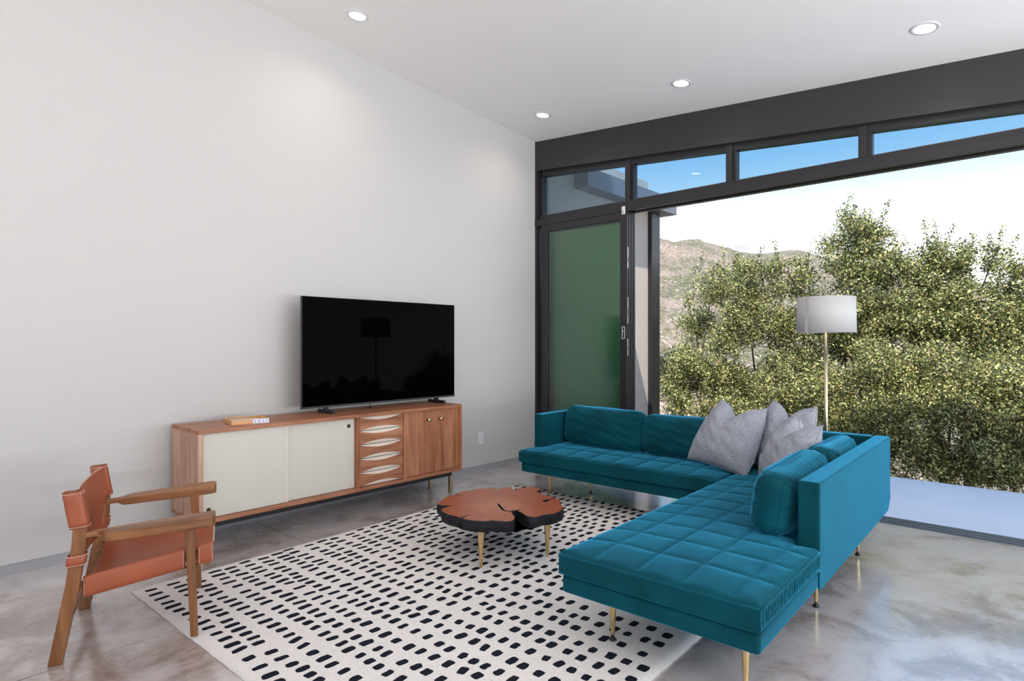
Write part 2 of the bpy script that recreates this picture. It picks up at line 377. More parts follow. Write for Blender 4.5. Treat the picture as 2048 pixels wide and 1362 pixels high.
# stacked sliding door leaves
for k in range(4):
    yk = 0.0 + k*0.034; xr = 1.139 + 0.004*k; xl = 0.085 + 0.0*k
    d = empty('door_%d' % (k+1)); tag(d, kind='structure', label=['front leaf', 'second leaf', 'third leaf', 'rear leaf'][k] + ' of the stacked dark framed sliding glass doors')
    sw = 0.078; z0, z1 = -0.004, 2.50
    MB().box(xr-sw, xr, yk, yk+0.028, z0, z1).build('stile', M['metal_dark'], d, bevel=0.003)
    MB().box(xl, xl+sw+0.01, yk, yk+0.028, z0, z1).build('stile', M['metal_dark'], d, bevel=0.003)
    MB().box(xl+sw+0.01, xr-sw, yk, yk+0.028, z1-0.075, z1).build('top_rail', M['metal_dark'], d, bevel=0.003)
    MB().box(xl+sw+0.01, xr-sw, yk, yk+0.028, z0, z0+0.11).build('bottom_rail', M['metal_dark'], d, bevel=0.003)
    MB().box(xl+sw+0.01, xr-sw, yk+0.011, yk+0.017, z0+0.11, z1-0.075).build('pane', M['glass_d'], d)
    if k == 0:
        q = aty(1247, 655, 0.0); zc = aty(1247, 665.5, 0)[2]; xc = q[0]
        hm = MB()
        hm.box(xc-0.016, xc+0.016, -0.003, 0.002, zc+0.055, zc+0.060); hm.box(xc-0.016, xc+0.016, -0.003, 0.002, zc-0.060, zc-0.055)
        hm.box(xc-0.016, xc-0.011, -0.003, 0.002, zc-0.06, zc+0.06); hm.box(xc+0.011, xc+0.016, -0.003, 0.002, zc-0.06, zc+0.06); hm.box(xc-0.016, xc+0.016, -0.003, 0.002, zc+0.012, zc+0.017)
        ho = hm.build('handle_ring', M['white_plastic'], d)
    # lock plates on the leaf's edge
    for zz, hh in ((2.06, 0.10), (1.56, 0.125), (1.21, 0.08)):
        if k in (0,):
            MB().box(xr-0.0005, xr+0.002, yk+0.006, yk+0.022, zz-hh, zz+hh).build('lock_plate', plain('steel_plate', (0.6, 0.59, 0.56), 0.35, metal=0.7), d)
            MB().box(xr+0.0015, xr+0.0025, yk+0.010, yk+0.018, zz-hh*0.35, zz+hh*0.05).build('latch_slot', M['black'], d)
q = aty(1248, 421, 0.0)
se = MB().box(q[0]-0.018, q[0]+0.018, -0.016, -0.004, q[2]-0.038, q[2]+0.038).build('door_sensor', M['white_plastic'], bevel=0.005)
tag(se, 'small white door sensor stuck on the transom bar above the sliding door', 'sensor')
MB().box(q[0]-0.009, q[0]+0.009, -0.0175, -0.0155, q[2]-0.028, q[2]-0.004).build('sensor_button', plain('grey_plastic', (0.42, 0.38, 0.36), 0.5), se)

# recessed ceiling lights
NRM = Vector((-SX, -SY, 1)).normalized()
def downlight(x, y, lab):
    z = ceilz(x, y)
    t = empty('recessed_light', (x, y, z))
    t.rotation_mode = 'QUATERNION'; t.rotation_quaternion = Vector((0, 0, 1)).rotation_difference(NRM)
    ring = MB()
    n = 32; prof = [(0.056, -0.001), (0.058, -0.006), (0.076, -0.004), (0.080, -0.0005)]
    vs_, fs_ = [], []
    for r, h in prof:
        for i in range(n): vs_.append((r*math.cos(2*PI*i/n), r*math.sin(2*PI*i/n), h))
    for j in range(3):
        for i in range(n): i2 = (i+1) % n; fs_.append((j*n+i, j*n+i2, (j+1)*n+i2, (j+1)*n+i))
    ring.add(vs_, fs_).build('trim_ring', M['white_plastic'], t, smooth=True)
    MB().lathe([(0.056, -0.0025), (0.056, -0.0008)], n=32).build('diffuser', M['lamp_on'], t)
    l = bpy.data.lights.new('downlight', 'AREA'); l.shape = 'DISK'; l.size = 0.10; l.energy = LAMP; l.color = (1.0, 0.90, 0.78); l.spread = 2.4
    lo = bpy.data.objects.new('downlight_beam', l); col.objects.link(lo); lo.parent = t; lo.location = (0, 0, -0.012)
    tag(t, lab, 'ceiling light', 'recessed ceiling lights')
LAMP = 1.6
downlight(0.534, -2.563, 'round recessed light nearest the top of the white wall, away from the window')
downlight(3.565, -0.546, 'largest round recessed light at right along the dark header')
downlight(1.970, -0.557, 'middle of the three round recessed lights along the dark header')
downlight(0.559, -0.551, 'round recessed light in the corner between white wall and header')

# wall outlet
o_ = empty('wall_outlet', (0, -0.823, 0.3275)); tag(o_, 'white blank outlet plate low on the wall beside the sideboard', 'outlet')
MB().box(0.0, 0.005, -0.036, 0.036, -0.058, 0.058).build('cover_plate', M['white_plastic'], o_, bevel=0.002)
MB().box(0.005, 0.0062, -0.017, 0.017, -0.034, 0.034).build('outlet_insert', plain('outlet_white', (0.66, 0.66, 0.67), 0.4), o_)

# ------------------------------------------------------------------ rug
RC, RA = (1.865, -2.483), math.radians(1.5)
rw, rl, rh = 2.36, 2.99, 0.014
rug = empty('area_rug', (RC[0], RC[1], 0), RA); tag(rug, 'ivory wool area rug with rows of navy dashes under the coffee table', 'rug')
nx, ny = 60, 76; pv = []; pf = []
for j in range(ny+1):
    for i in range(nx+1):
        x = -rw/2 + rw*i/nx; y = -rl/2 + rl*j/ny
        e = min(x+rw/2, rw/2-x, y+rl/2, rl/2-y)
        if i in (0, nx): y += RNG.normal()*0.0012
        x += (RNG.normal()*0.0012 if i in (0, nx) else 0); y += (RNG.normal()*0.0012 if j in (0, ny) else 0)
        pv.append((x, y, rh*(1-math.exp(-(e+0.004)/0.006)) if e < 0.05 else rh))
for j in range(ny):
    for i in range(nx): a = j*(nx+1)+i; pf.append((a, a+1, a+nx+2, a+nx+1))
bnd = [i for i in range(nx+1)] + [j*(nx+1)+nx for j in range(1, ny+1)] + [ny*(nx+1)+i for i in range(nx-1, -1, -1)] + [j*(nx+1) for j in range(ny-1, 0, -1)]
mbp = MB(); mbp.add(pv, pf); nb = len(mbp.v)
mbp.add([(pv[i][0], pv[i][1], 0.0005) for i in bnd], [])
k = len(bnd)
mbp.f += [(bnd[i], nb+i, nb+(i+1) % k, bnd[(i+1) % k]) for i in range(k)]
mbp.f.append(tuple(nb+i for i in range(k)))
mbp.build('pile', M['rug'], rug, smooth=True)
# dashes: short strokes across the rug, in rows along its width
dm = MB(); y = -rl/2 + 0.075; row = 0
while y < rl/2 - 0.05:
    t = (y + rl/2)/rl
    x = -rw/2 + 0.055 + RNG.uniform(0, 0.05); x0s = x
    wob = RNG.uniform(0, 6.28)
    while x < rw/2 - 0.05:
        tx = (x + rw/2)/rw
        ln = (0.066 - 0.022*tx)*RNG.uniform(0.82, 1.16); wd = (0.026 + 0.012*tx)*RNG.uniform(0.85, 1.15)
        yy = y + 0.008*math.sin(wob + x*5) + RNG.normal()*0.0035
        n = 14; ang = RNG.normal()*0.08
        ring = []
        for q in range(n):
            a = 2*PI*q/n; ca, sa = math.cos(a), math.sin(a); ex = 0.5
            px_ = wd/2*math.copysign(abs(ca)**ex, ca)*(1+RNG.normal()*0.07); py_ = ln/2*math.copysign(abs(sa)**ex, sa)*(1+RNG.normal()*0.05)
            ring.append((x + px_*math.cos(ang)-py_*math.sin(ang), yy + px_*math.sin(ang)+py_*math.cos(ang), rh+0.0012))
        dm.add(ring + [(p[0], p[1], rh-0.001) for p in ring], [tuple(range(n))] + [(i, n+i, n+(i+1) % n, (i+1) % n) for i in range(n)])
        x += RNG.uniform(0.056, 0.082) if RNG.random() > 0.06 else RNG.uniform(0.085, 0.11)
    y += RNG.uniform(0.086, 0.108); row += 1
tag(dm.build('dash_pattern', M['rug_dash'], rug), kind='stuff', label='navy woven dashes in rows')

# ------------------------------------------------------------------ sideboard
SB0, SB1, ZT, ZB, XB, XF = -3.60, -1.525, 0.742, 0.192, 0.06, 0.49
sb = empty('sideboard', ((XB+XF)/2, (SB0+SB1)/2, 0)); tag(sb, 'walnut sideboard with cream sliding doors, scooped drawers and brass legs', 'sideboard')
OX, OY = (XB+XF)/2, (SB0+SB1)/2
def sbx(x0, x1, y0, y1, z0, z1, name, mat, parent=sb, bevel=0.0):
    return MB().box(x0-OX, x1-OX, y0-OY, y1-OY, z0, z1).build(name, mat, parent, bevel=bevel)
TH_ = 0.024
sbx(XB, XF, SB0, SB1, ZT-TH_, ZT, 'top_panel', M['walnut_y'], bevel=0.002)
sbx(XB, XF, SB0, SB1, ZB, ZB+TH_, 'bottom_panel', M['walnut_y'], bevel=0.002)
sbx(XB, XF, SB0, SB0+TH_, ZB+TH_, ZT-TH_, 'side_panel', M['walnut_pale'])
sbx(XB, XF, SB1-TH_, SB1, ZB+TH_, ZT-TH_, 'side_panel', M['walnut_z'])
for i in range(9):   # finger joints on the left end
    xa = XB + 0.012 + i*0.047
    if i in (0, 1, 2, 4, 5, 6, 7, 8): sbx(xa, xa+0.02, SB0-0.0012, SB0+0.004, ZT-TH_, ZT-0.002, 'finger_joint', M['walnut_y'])
sbx(XB, XB+0.008, SB0+TH_, SB1-TH_, ZB+TH_, ZT-TH_, 'back_panel', M['walnut_z'])
XD = XF-0.028
fy = lambda px, x=XD: atx(px, 860, x)[1]
cuts = [fy(p) for p in (576, 711.5, 717.5, 805, 810.5, 866.3)]
z0, z1 = ZB+TH_+0.002, ZT-TH_-0.002
d1 = sbx(XD-0.016, XD, SB0+TH_+0.012, cuts[0], z0, z1, 'sliding_door', M['cream'], bevel=0.0015)
d2 = sbx(XD-0.034, XD-0.018, cuts[0]-0.02, cuts[1], z0, z1, 'sliding_door', M['cream'], bevel=0.0015)
sbx(XD-0.001, XD+0.001, cuts[0]-0.006, cuts[0]+0.001, z0, z1, 'door_edge', M['maple'])
sbx(XD-0.02, XD+0.003, SB0+TH_, SB0+TH_+0.011, z0, z1, 'door_stop', M['walnut_z'])
def pull(y, z, x, parent):
    p = MB().lathe([(0.016, 0.0), (0.016, 0.0015), (0.0125, 0.0015), (0.0125, 0.0008)], (x-OX, y-OY, z), 20, 'x').build('finger_pull', M['brass_pale'], parent)
    MB().lathe([(0.0120, 0.0005), (0.0120, 0.0013)], (x-OX, y-OY, z), 20, 'x').build('pull_recess', M['black'], parent)
p2 = atx(697.5, 852, XD-0.018); pull(p2[1], p2[2], XD-0.018, d2)
p1 = atx(417, 1020, XD); pull(p1[1], p1[2], XD, d1)
sbx(XB+0.01, XF-0.012, cuts[1]+0.002, cuts[2], ZB+TH_, ZT-TH_, 'divider', M['walnut_z'])
sbx(XB+0.01, XF-0.012, cuts[3], cuts[4]-0.002, ZB+TH_, ZT-TH_, 'divider', M['walnut_z'])
# five drawers with scooped pulls
dy0, dy1 = cuts[2]+0.002, cuts[3]-0.002
zz0, zz1 = z0, z1; dh = (zz1-zz0)/5
for k in range(5):
    za, zb_ = zz0 + k*dh + 0.0021, zz0 + (k+1)*dh - 0.0021
    ym = (dy0+dy1)/2; hw = (dy1-dy0)/2; n = 22; sc = 0.0245
    poly = []
    for i in range(n+1):
        s_ = -1 + 2*i/n; poly.append((XD-OX-0.008, ym+hw*s_-OY, za + sc*(1-abs(s_)**2.0)**1.15))
    for i in range(n+1):
        s_ = 1 - 2*i/n; poly.append((XD-OX-0.008, ym+hw*s_-OY, zb_ - sc*(1-abs(s_)**2.0)**1.15))
    dr = MB().prism(poly, None, (0.016, 0, 0)).build('drawer', M['walnut_y'], sb)
    pl = MB()
    # concave pale pull plates above and below the drawer front
    m = 24
    for sgn, ze in ((1, za), (-1, zb_)):
        vs_, fs_ = [], []
        for i in range(m+1):
            s_ = -1 + 2*i/m; yy = ym + hw*s_ - OY; hgt = sc*1.2*(1-abs(s_)**2.0)**1.15 + 0.0005
            vs_ += [(XD-OX-0.001, yy, ze), (XD-OX+0.002, yy, ze + sgn*hgt)]
        for i in range(m): fs_.append((2*i, 2*i+1, 2*i+3, 2*i+2))
        pl.add(vs_, fs_)
    pl.build('scooped_pull', M['maple'], dr)
sbx(XD-0.03, XD-0.022, dy0, dy1, zz0, zz1, 'drawer_cavity', M['black'])
# two hinged doors with brass knobs
for (ya, yb, kpx) in ((cuts[4]+0.0, cuts[5]-0.0015, 857), (cuts[5]+0.0015, SB1-TH_-0.002, 877.5)):
    dd = sbx(XD-0.012, XD+0.006, ya, yb, z0, z1, 'cabinet_door', M['walnut_z'], bevel=0.0012)
    kp = atx(kpx, 831, XD)
    MB().lathe([(0.006, 0.006), (0.0055, 0.020), (0.014, 0.024), (0.0165, 0.030), (0.0145, 0.035), (0.003, 0.0365)], (XD-OX, kp[1]-OY+(-0.012 if kpx < 860 else 0.006), 0.642), 20, 'x').build('knob', M['brass'], dd, smooth=True)
# base frame and legs
sbx(XB+0.04, XB+0.065, SB0+0.06, SB1-0.06, ZB-0.042, ZB, 'base_rail', M['black'])
sbx(XF-0.085, XF-0.06, SB0+0.06, SB1-0.06, ZB-0.042, ZB, 'base_rail', M['black'])
for xx in (XF-0.086, XB+0.085):
    for yy in (SB1-0.052, SB0+0.032):
        sbx(xx-0.014, xx+0.014, yy-0.014, yy+0.014, 0.0, ZB, 'leg', M['brass_pale'], bevel=0.002)

# ------------------------------------------------------------------ television
tv = empty('television', (0.25, -2.11, ZT)); tag(tv, 'large black flat screen television standing on the walnut sideboard', 'television')
ty, zt0, zt1 = 0.719, 0.784-ZT, 1.581-ZT
MB().box(-0.022, 0.0, -ty, ty, zt0, zt1).build('housing', M['black'], tv, bevel=0.004)
MB().box(-0.045, -0.02, -ty*0.6, ty*0.6, zt0+0.03, zt0+0.38).build('rear_casing', M['black'], tv, bevel=0.01)
MB().box(0.0, 0.0022, -ty+0.004, ty-0.004, zt0+0.015, zt1-0.004).build('screen', M['screen'], tv)
MB().box(0.0, 0.0032, -ty, ty, zt0, zt0+0.013).build('bottom_bezel', plain('grey_bezel', (0.05, 0.05, 0.055), 0.35, metal=0.5), tv)
for yy in (-2.63+2.11, -1.585+2.11):
    ft = MB().box(-0.115, 0.088, yy-0.012, yy+0.012, 0.0, 0.024).build('foot', M['black'], tv, bevel=0.002)
    MB().box(-0.03, -0.002, yy-0.014, yy+0.014, 0.02, zt0+0.012).build('neck', M['black'], ft)
pc = atx(742, 806, 0.22)
MB().tube([(-0.05, pc[1]+2.11, 0.06), (-0.045, pc[1]+2.112, 0.025), (-0.05, pc[1]+2.12, 0.004), (-0.12, pc[1]+2.13, 0.004)], 0.003).build('power_cord', M['black'], tv, smooth=True)

# ------------------------------------------------------------------ wooden tray on the sideboard
c0, c1, c2 = atz(425, 846.0, ZT), atz(462.5, 851, ZT), atz(533, 845.5, ZT)
aw = math.atan2(c2[1]-c1[1], c2[0]-c1[0])
wd_, dp_ = 0.225, 0.205
tr = empty('wooden_tray', (c1[0], c1[1], ZT), aw); tag(tr, 'small honey pine tray with white number tiles on the sideboard', 'tray')
# local x along the front, local y towards the back (left normal)
hh = 0.028
MB().box(0.002, wd_-0.002, 0.002, dp_-0.002, 0, 0.012).build('tray_base', M['maple'], tr)
MB().box(0.03, wd_-0.055, 0.03, dp_-0.02, 0.012, 0.0145).build('paper_sheet', M['paper'], tr)
MB().box(0, 0.010, 0, dp_, 0, hh).build('rim', M['pine'], tr, bevel=0.001)
MB().box(wd_-0.010, wd_, 0, dp_, 0, hh).build('rim', M['pine'], tr, bevel=0.001)
MB().box(0.010, wd_-0.010, dp_-0.010, dp_, 0, hh).build('rim', M['pine'], tr, bevel=0.001)
MB().box(0.010, wd_-0.010, 0, 0.010, 0, hh).build('rim', M['pine'], tr, bevel=0.001)
SEG = {'5': 'abfgcd', 'P': 0}
def seg_digit(mb, x, z, s, on):
    t = s*0.16; h = s; w_ = s*0.55; y = -0.0033
    S = {'a': (0, w_, h-t, h), 'g': (0, w_, h/2-t/2, h/2+t/2), 'd': (0, w_, 0, t), 'f': (0, t, h/2, h), 'b': (w_-t, w_, h/2, h), 'e': (0, t, 0, h/2), 'c': (w_-t, w_, 0, h/2)}
    for q in on:
        a, b, c, d = S[q]; mb.box(x+a, x+b, y-0.0004, y, z+c, z+d)
tiles = ('acdfg', 'abcdefg', 'acdfg', 'abefg')
tw = 0.0235
for k in range(4):
    xa = wd_ - 0.098 + k*(tw+0.001)
    tl = MB().box(xa, xa+tw, -0.003, 0.0, 0.001, hh+0.001).build('number_tile', M['tile_white'], tr, bevel=0.001)
    g = MB(); seg_digit(g, xa+0.007, 0.006, 0.018, tiles[k]); g.build('numeral', M['ink'], tl)

# ------------------------------------------------------------------ coffee table
TBZ0, TBZ1 = 0.221, 0.284
def c3(x, y): return atz(820 + x/5.389, 920 + y/5.389, TBZ1)
out_px = [(295,475),(318,455),(345,438),(365,415),(388,400),(430,384),(486,377),(560,378),(488,368),(520,352),(565,340),(640,332),(690,318),(740,306),(800,308),(870,302),(925,308),(942,321),(962,311),
          (1000,294),(1050,295),(1085,300),(1112,319),(1150,321),(1165,304),(1200,300),(1290,291),(1385,296),(1408,320),(1375,333),(1356,343),(1400,352),(1430,374),(1480,386),(1530,398),(1560,410),(1506,424),(1470,426),(1426,436),(1440,450),(1480,449),(1508,432),(1566,414),
          (1600,422),(1622,448),(1622,478),(1648,500),(1652,515),(1600,530),(1650,524),(1625,545),(1590,562),(1540,578),(1440,590),(1390,605),(1345,614),(1300,612),(1255,602),(1225,580),(1190,560),(1160,545),(1212,520),(1140,541),(1060,548),(1020,540),(985,500),(965,475),(938,462),(950,490),(985,535),(1020,552),(1090,556),(1098,572),(1115,595),(1130,622),(1112,650),(1075,660),(1030,664),(985,657),(940,655),(880,650),(850,654),(800,660),(740,656),(670,652),(600,640),(560,632),(620,600),(680,578),(615,595),(545,622),(500,606),(430,592),(380,570),(345,552),(335,530),(380,510),(462,487),(350,492)]
ctr = np.array([1.69, -2.36])
pts = [np.array(c3(*p)[:2]) - ctr for p in out_px]
tb = empty('coffee_table', (ctr[0], ctr[1], rh)); tag(tb, 'live edge tree slice coffee table with charred bark and brass legs', 'coffee table')
def poly_mesh(name, pts2, z0, z1, mat_top, mat_side, parent):
    bm = bmesh.new()
    def ring(z, sc, jit):
        return [bm.verts.new((p[0]*sc + RNG.normal()*jit, p[1]*sc + RNG.normal()*jit, z)) for p in pts2]
    zs = [(z1, 1.0, 0), (z1-0.006, 1.006, 0.001), (z1-0.03, 1.012, 0.002), (z0+0.012, 1.008, 0.002), (z0, 0.985, 0.001)]
    rings = [ring(*q) for q in zs]
    k = len(pts2)
    for a, b in zip(rings[:-1], rings[1:]):
        for i in range(k):
            f = bm.faces.new((a[i], b[i], b[(i+1) % k], a[(i+1) % k])); f.material_index = 1; f.smooth = True
    ft = bm.faces.new(rings[0]); fb = bm.faces.new(rings[-1][::-1]); fb.material_index = 1
    bmesh.ops.triangulate(bm, faces=[ft, fb])
    bmesh.ops.recalc_face_normals(bm, faces=bm.faces)
    me = bpy.data.meshes.new(name); bm.to_mesh(me); bm.free()
    me.materials.append(mat_top); me.materials.append(mat_side)
    o = bpy.data.objects.new(name, me); col.objects.link(o); o.parent = parent
    return o
# end-grain slab colour: rings around the heart
def slab_mat():
    m, n, l, b = new_mat('redwood_end_grain')
    t = n.new('ShaderNodeTexCoord'); ln = n.new('ShaderNodeVectorMath'); ln.operation = 'LENGTH'; l.new(t.outputs['Object'], ln.inputs[0])
    nz = n.new('ShaderNodeTexNoise'); nz.inputs['Scale'].default_value = 6; nz.inputs['Detail'].default_value = 6; nz.inputs['Distortion'].default_value = 0.8; l.new(t.outputs['Object'], nz.inputs['Vector'])
    ad = n.new('ShaderNodeMath'); ad.operation = 'MULTIPLY_ADD'; ad.inputs[1].default_value = 0.22; l.new(nz.outputs[0], ad.inputs[0]); l.new(ln.outputs['Value'], ad.inputs[2])
    r = n.new('ShaderNodeValToRGB'); e = r.color_ramp.elements
    e[0].position = 0.18; e[0].color = (0.47, 0.275, 0.205, 1); e[1].position = 0.46; e[1].color = (0.36, 0.085, 0.030, 1)
    q = e.new(0.28); q.color = (0.49, 0.245, 0.160, 1); q = e.new(0.36); q.color = (0.47, 0.160, 0.070, 1)
    l.new(ad.outputs[0], r.inputs[0])
    n2 = n.new('ShaderNodeTexNoise'); n2.inputs['Scale'].default_value = 35; n2.inputs['Detail'].default_value = 5; n2.inputs['Distortion'].default_value = 1.5; l.new(t.outputs['Object'], n2.inputs['Vector'])
    mx = n.new('ShaderNodeMix'); mx.data_type = 'RGBA'; mx.blend_type = 'MULTIPLY'; mx.inputs[0].default_value = 0.6
    rr = n.new('ShaderNodeValToRGB'); rr.color_ramp.elements[0].position = 0.3; rr.color_ramp.elements[0].color = (0.55, 0.5, 0.48, 1); rr.color_ramp.elements[1].position = 0.6; rr.color_ramp.elements[1].color = (1, 1, 1, 1)
    l.new(n2.outputs[0], rr.inputs[0]); l.new(r.outputs[0], mx.inputs[6]); l.new(rr.outputs[0], mx.inputs[7]); l.new(mx.outputs[2], b.inputs['Base Color'])
    b.inputs['Roughness'].default_value = 0.33
    return m
poly_mesh('slab', pts, TBZ0-rh, TBZ1-rh, slab_mat(), M['bark'], tb)
for px, py in ((956.8, 1141), (1094.6, 1113), (968.5, 1079.6)):
    p = atz(px, py, rh)
    if px < 960: p = p + (np.array([ctr[0], ctr[1], p[2]]) - p)*0.13
    MB().lathe([(0.0055, 0), (0.0075, 0.01), (0.0175, 0.17), (0.019, TBZ0-rh-0.004), (0.019, TBZ0-rh+0.002)], (p[0]-ctr[0], p[1]-ctr[1], 0), 18).build('leg', M['brass'], tb, smooth=True)

# ------------------------------------------------------------------ leather armchair
CH = (1.117, -4.095); CA = math.atan2(0.928, 0.373)
ch = empty('leather_armchair', (CH[0], CH[1], 0), CA); tag(ch, 'low teak armchair with saddle leather sling seat at the corner of the rug', 'armchair')
# local x = forward, local y = left when facing forward; the side nearest the window light is y<0
def pxz(poly, y0, y1, name, mat, bevel=0.004):
    return MB().prism([(p[0], y0, p[1]) for p in poly], None, (0, y1-y0, 0)).build(name, mat, ch, bevel=bevel)
for s in (-1, 1):
    yc = s*0.278
    rear = [(-0.262,0.0),(-0.215,0.0),(-0.158,0.30),(-0.138,0.44),(-0.136,0.515),(-0.148,0.58),(-0.170,0.672),(-0.196,0.668),(-0.188,0.60),(-0.180,0.53),(-0.185,0.46),(-0.206,0.30)]
    pxz(rear, yc-0.015, yc+0.015, 'rear_leg', M['teak_z'])
    zf = rh
    front = [(0.226,zf),(0.254,zf),(0.241,0.485),(0.204,0.485)]
    pxz(front, yc-0.016, yc+0.016, 'front_leg', M['teak_z'])
    # arm: narrow tenon at the back, wide paddle at the front
    yi = s*0.262; 
    prof = [(-0.150,0.030),(-0.104,0.031),(-0.086,0.042),(-0.070,0.076),(-0.045,0.088),(0.20,0.096),(0.290,0.097),(0.312,0.090),(0.321,0.074)]
    am = MB()
    up = lambda x: 0.503 + 0.062*(x+0.15)
    lo = lambda x: (0.480 if x < -0.09 else 0.468) + 0.034*(x+0.15)
    inn = [(x, yi + (s*0.0 if x < 0.30 else s*(0.006 if x < 0.315 else 0.02))) for x, w_ in prof]
    outp = [(x, yi + s*w_) for x, w_ in prof]
    ring = inn + outp[::-1]
    vb = [(x, y, lo(x)) for x, y in ring]; vt = [(x, y, up(x)) for x, y in ring]; k = len(ring)
    am.add(vb+vt, [tuple(range(k))[::-1], tuple(range(k, 2*k))] + [(i, (i+1) % k, k+(i+1) % k, k+i) for i in range(k)])
    am.build('armrest', M['teak_y'], ch, bevel=0.006, seg=3)
    # seat rail inside the leather
    rl_ = [(-0.19,0.262),(0.305,0.340),(0.305,0.372),(-0.17,0.300)]
    pxz(rl_, s*0.252-0.012, s*0.252+0.012, 'seat_rail', M['teak_y'])
for z0_, xx in ((0.115, -0.222), (0.300, 0.288)):
    MB().box(xx-0.012, xx+0.012, -0.268, 0.268, z0_, z0_+0.034).build('stretcher', M['teak_z'], ch, bevel=0.004)
# leather seat sling
def ztop(x): return 0.318 + (x+0.169)*0.163
sm = MB(); nu, xs2 = 36, [-0.150 + 0.462*i/44 for i in range(45)]
prof = []
for i in range(nu+1):
    t = -1 + 2*i/nu; prof.append((t*0.266, -0.048*(1-t*t)**1.2 + 0.004))
wrap = [(0.2705,0.001),(0.2735,-0.006),(0.2745,-0.03),(0.2745,-0.055),(0.272,-0.078),(0.262,-0.083),(0.244,-0.083)]
full = [(-y, z) for y, z in wrap[::-1]] + prof[0:] + wrap
nf = len(full)
for x in xs2:
    for (y, z) in full:
        sg = 0.0
        if abs(y) < 0.26: sg = -0.010*math.exp(-((x-0.05)/0.16)**2)*(1-(y/0.266)**2)
        sm.v.append((x, y, ztop(x)+z+sg))
for i in range(len(xs2)-1):
    for j in range(nf-1):
        ymid = abs((full[j][0]+full[j+1][0])/2); zmid = (full[j][1]+full[j+1][1])/2
        if ymid > 0.2600 and 0.205 < (xs2[i]+xs2[i+1])/2 < 0.252 and zmid < 0.002: continue
        a = i*nf+j; sm.f.append((a, a+1, a+nf+1, a+nf))
seat = sm.build('leather_seat', M['leather'], ch, smooth=True, fix=True)
so = seat.modifiers.new('thick', 'SOLIDIFY'); so.thickness = 0.004; so.offset = -1
# leather back: sling between the posts
def xpost(z):   # centre line of the rear post
    return np.interp(z, [0.0,0.30,0.46,0.52,0.58,0.672], [-0.238,-0.182,-0.162,-0.158,-0.168,-0.183])
bmx = MB(); nS, nT = 40, 30
zt_ = lambda s_: 0.660 - 0.004*(1-s_*s_)
zb_f = lambda s_: 0.372 - 0.100*(1-abs(s_)**1.6)
for j in range(nT+1):
    for i in range(nS+1):
        s_ = -1 + 2*i/nS; t = j/nT
        z = zb_f(s_)*(1-t) + zt_(s_)*t
        bow = (0.034*(1-t)**1.0 + 0.012)*(1-abs(s_)**2.2)
        bmx.v.append((xpost(z) + 0.020*abs(s_)**6 - bow + 0.006, s_*0.262, z))
for j in range(nT):
    for i in range(nS):
        s_ = -1 + 2*(i+0.5)/nS; z = bmx.v[j*(nS+1)+i][2]
        if abs(s_) > 0.90 and 0.422 < z < 0.520: continue
        a = j*(nS+1)+i; bmx.f.append((a, a+1, a+nS+2, a+nS+1))
bk_ = bmx.build('leather_back', M['leather'], ch, smooth=True)
so = bk_.modifiers.new('thick', 'SOLIDIFY'); so.thickness = 0.004; so.offset = 0
def loop(z0, z1, s, name, hx, hy, parent, n=24, steps=6):
    mb_ = MB(); 
    for j in range(steps+1):
        z = z0 + (z1-z0)*j/steps; xc_ = xpost(z)
        for i in range(n):
            a = 2*PI*i/n; c, d_ = math.cos(a), math.sin(a)
            mb_.v.append((xc_ + hx*math.copysign(abs(c)**0.55, c), s*0.278 + hy*math.copysign(abs(d_)**0.55, d_), z + 0.10*hx*c))
    for j in range(steps):
        for i in range(n): i2 = (i+1) % n; mb_.f.append((j*n+i, j*n+i2, (j+1)*n+i2, (j+1)*n+i))
    o = mb_.build(name, M['leather'], parent, smooth=True)
    q = o.modifiers.new('thick', 'SOLIDIFY'); q.thickness = 0.0035; q.offset = 1
    return o
def stitch(path, parent, step=0.0085, ln=0.0055, r=0.0009):
    mb_ = MB(); P_ = [np.array(p, float) for p in path]
    d = [0.0]
    for a, b in zip(P_[:-1], P_[1:]): d.append(d[-1] + np.linalg.norm(b-a))
    def at(t): return np.array([np.interp(t, d, [p[k_] for p in P_]) for k_ in range(3)])
    t = 0.002
    while t + ln < d[-1]:
        mb_.tube([at(t), at(t+ln)], r, 5); t += step
    if mb_.v: mb_.build('stitching', M['thread'], parent)
for s in (-1, 1):
    lp = loop(0.524, 0.668, s, 'back_sleeve', 0.031, 0.0225, bk_)
    for z in (0.530, 0.661):
        pth = []
        for i in range(25):
            a = 2*PI*i/24; c, d_ = math.cos(a), math.sin(a)
            pth.append((xpost(z) + 0.0358*math.copysign(abs(c)**0.55, c), s*0.278 + 0.0273*math.copysign(abs(d_)**0.55, d_), z + 0.0031*c))
        stitch(pth, bk_)
    st = loop(0.376, 0.420, s, 'leg_strap', 0.030, 0.020, bk_, steps=2)
    for z in (0.380, 0.416):
        pth = []
        for i in range(25):
            a = 2*PI*i/24; c, d_ = math.cos(a), math.sin(a)
            pth.append((xpost(z) + 0.0348*math.copysign(abs(c)**0.55, c), s*0.278 + 0.0248*math.copysign(abs(d_)**0.55, d_), z + 0.003*c))
        stitch(pth, bk_)
    stitch([(xpost(z)-0.002+0.02*0.6, s*0.232, z) for z in np.linspace(0.40, 0.655, 12)], bk_)
    # stitches on the seat's wrapped edges
    for xx in (-0.146, 0.198, 0.258, 0.308):
        stitch([(xx, s*0.2765, ztop(xx)+z) for z in (-0.004, -0.03, -0.055, -0.078)], seat)
stitch([(0.3115, y, ztop(0.308)+z+0.0012) for y, z in prof], seat)
MB().tube([(0.3125, y, ztop(0.312)+z-0.002) for y, z in prof], 0.0022, 6).build('leather_edge', M['leather_edge'], seat)
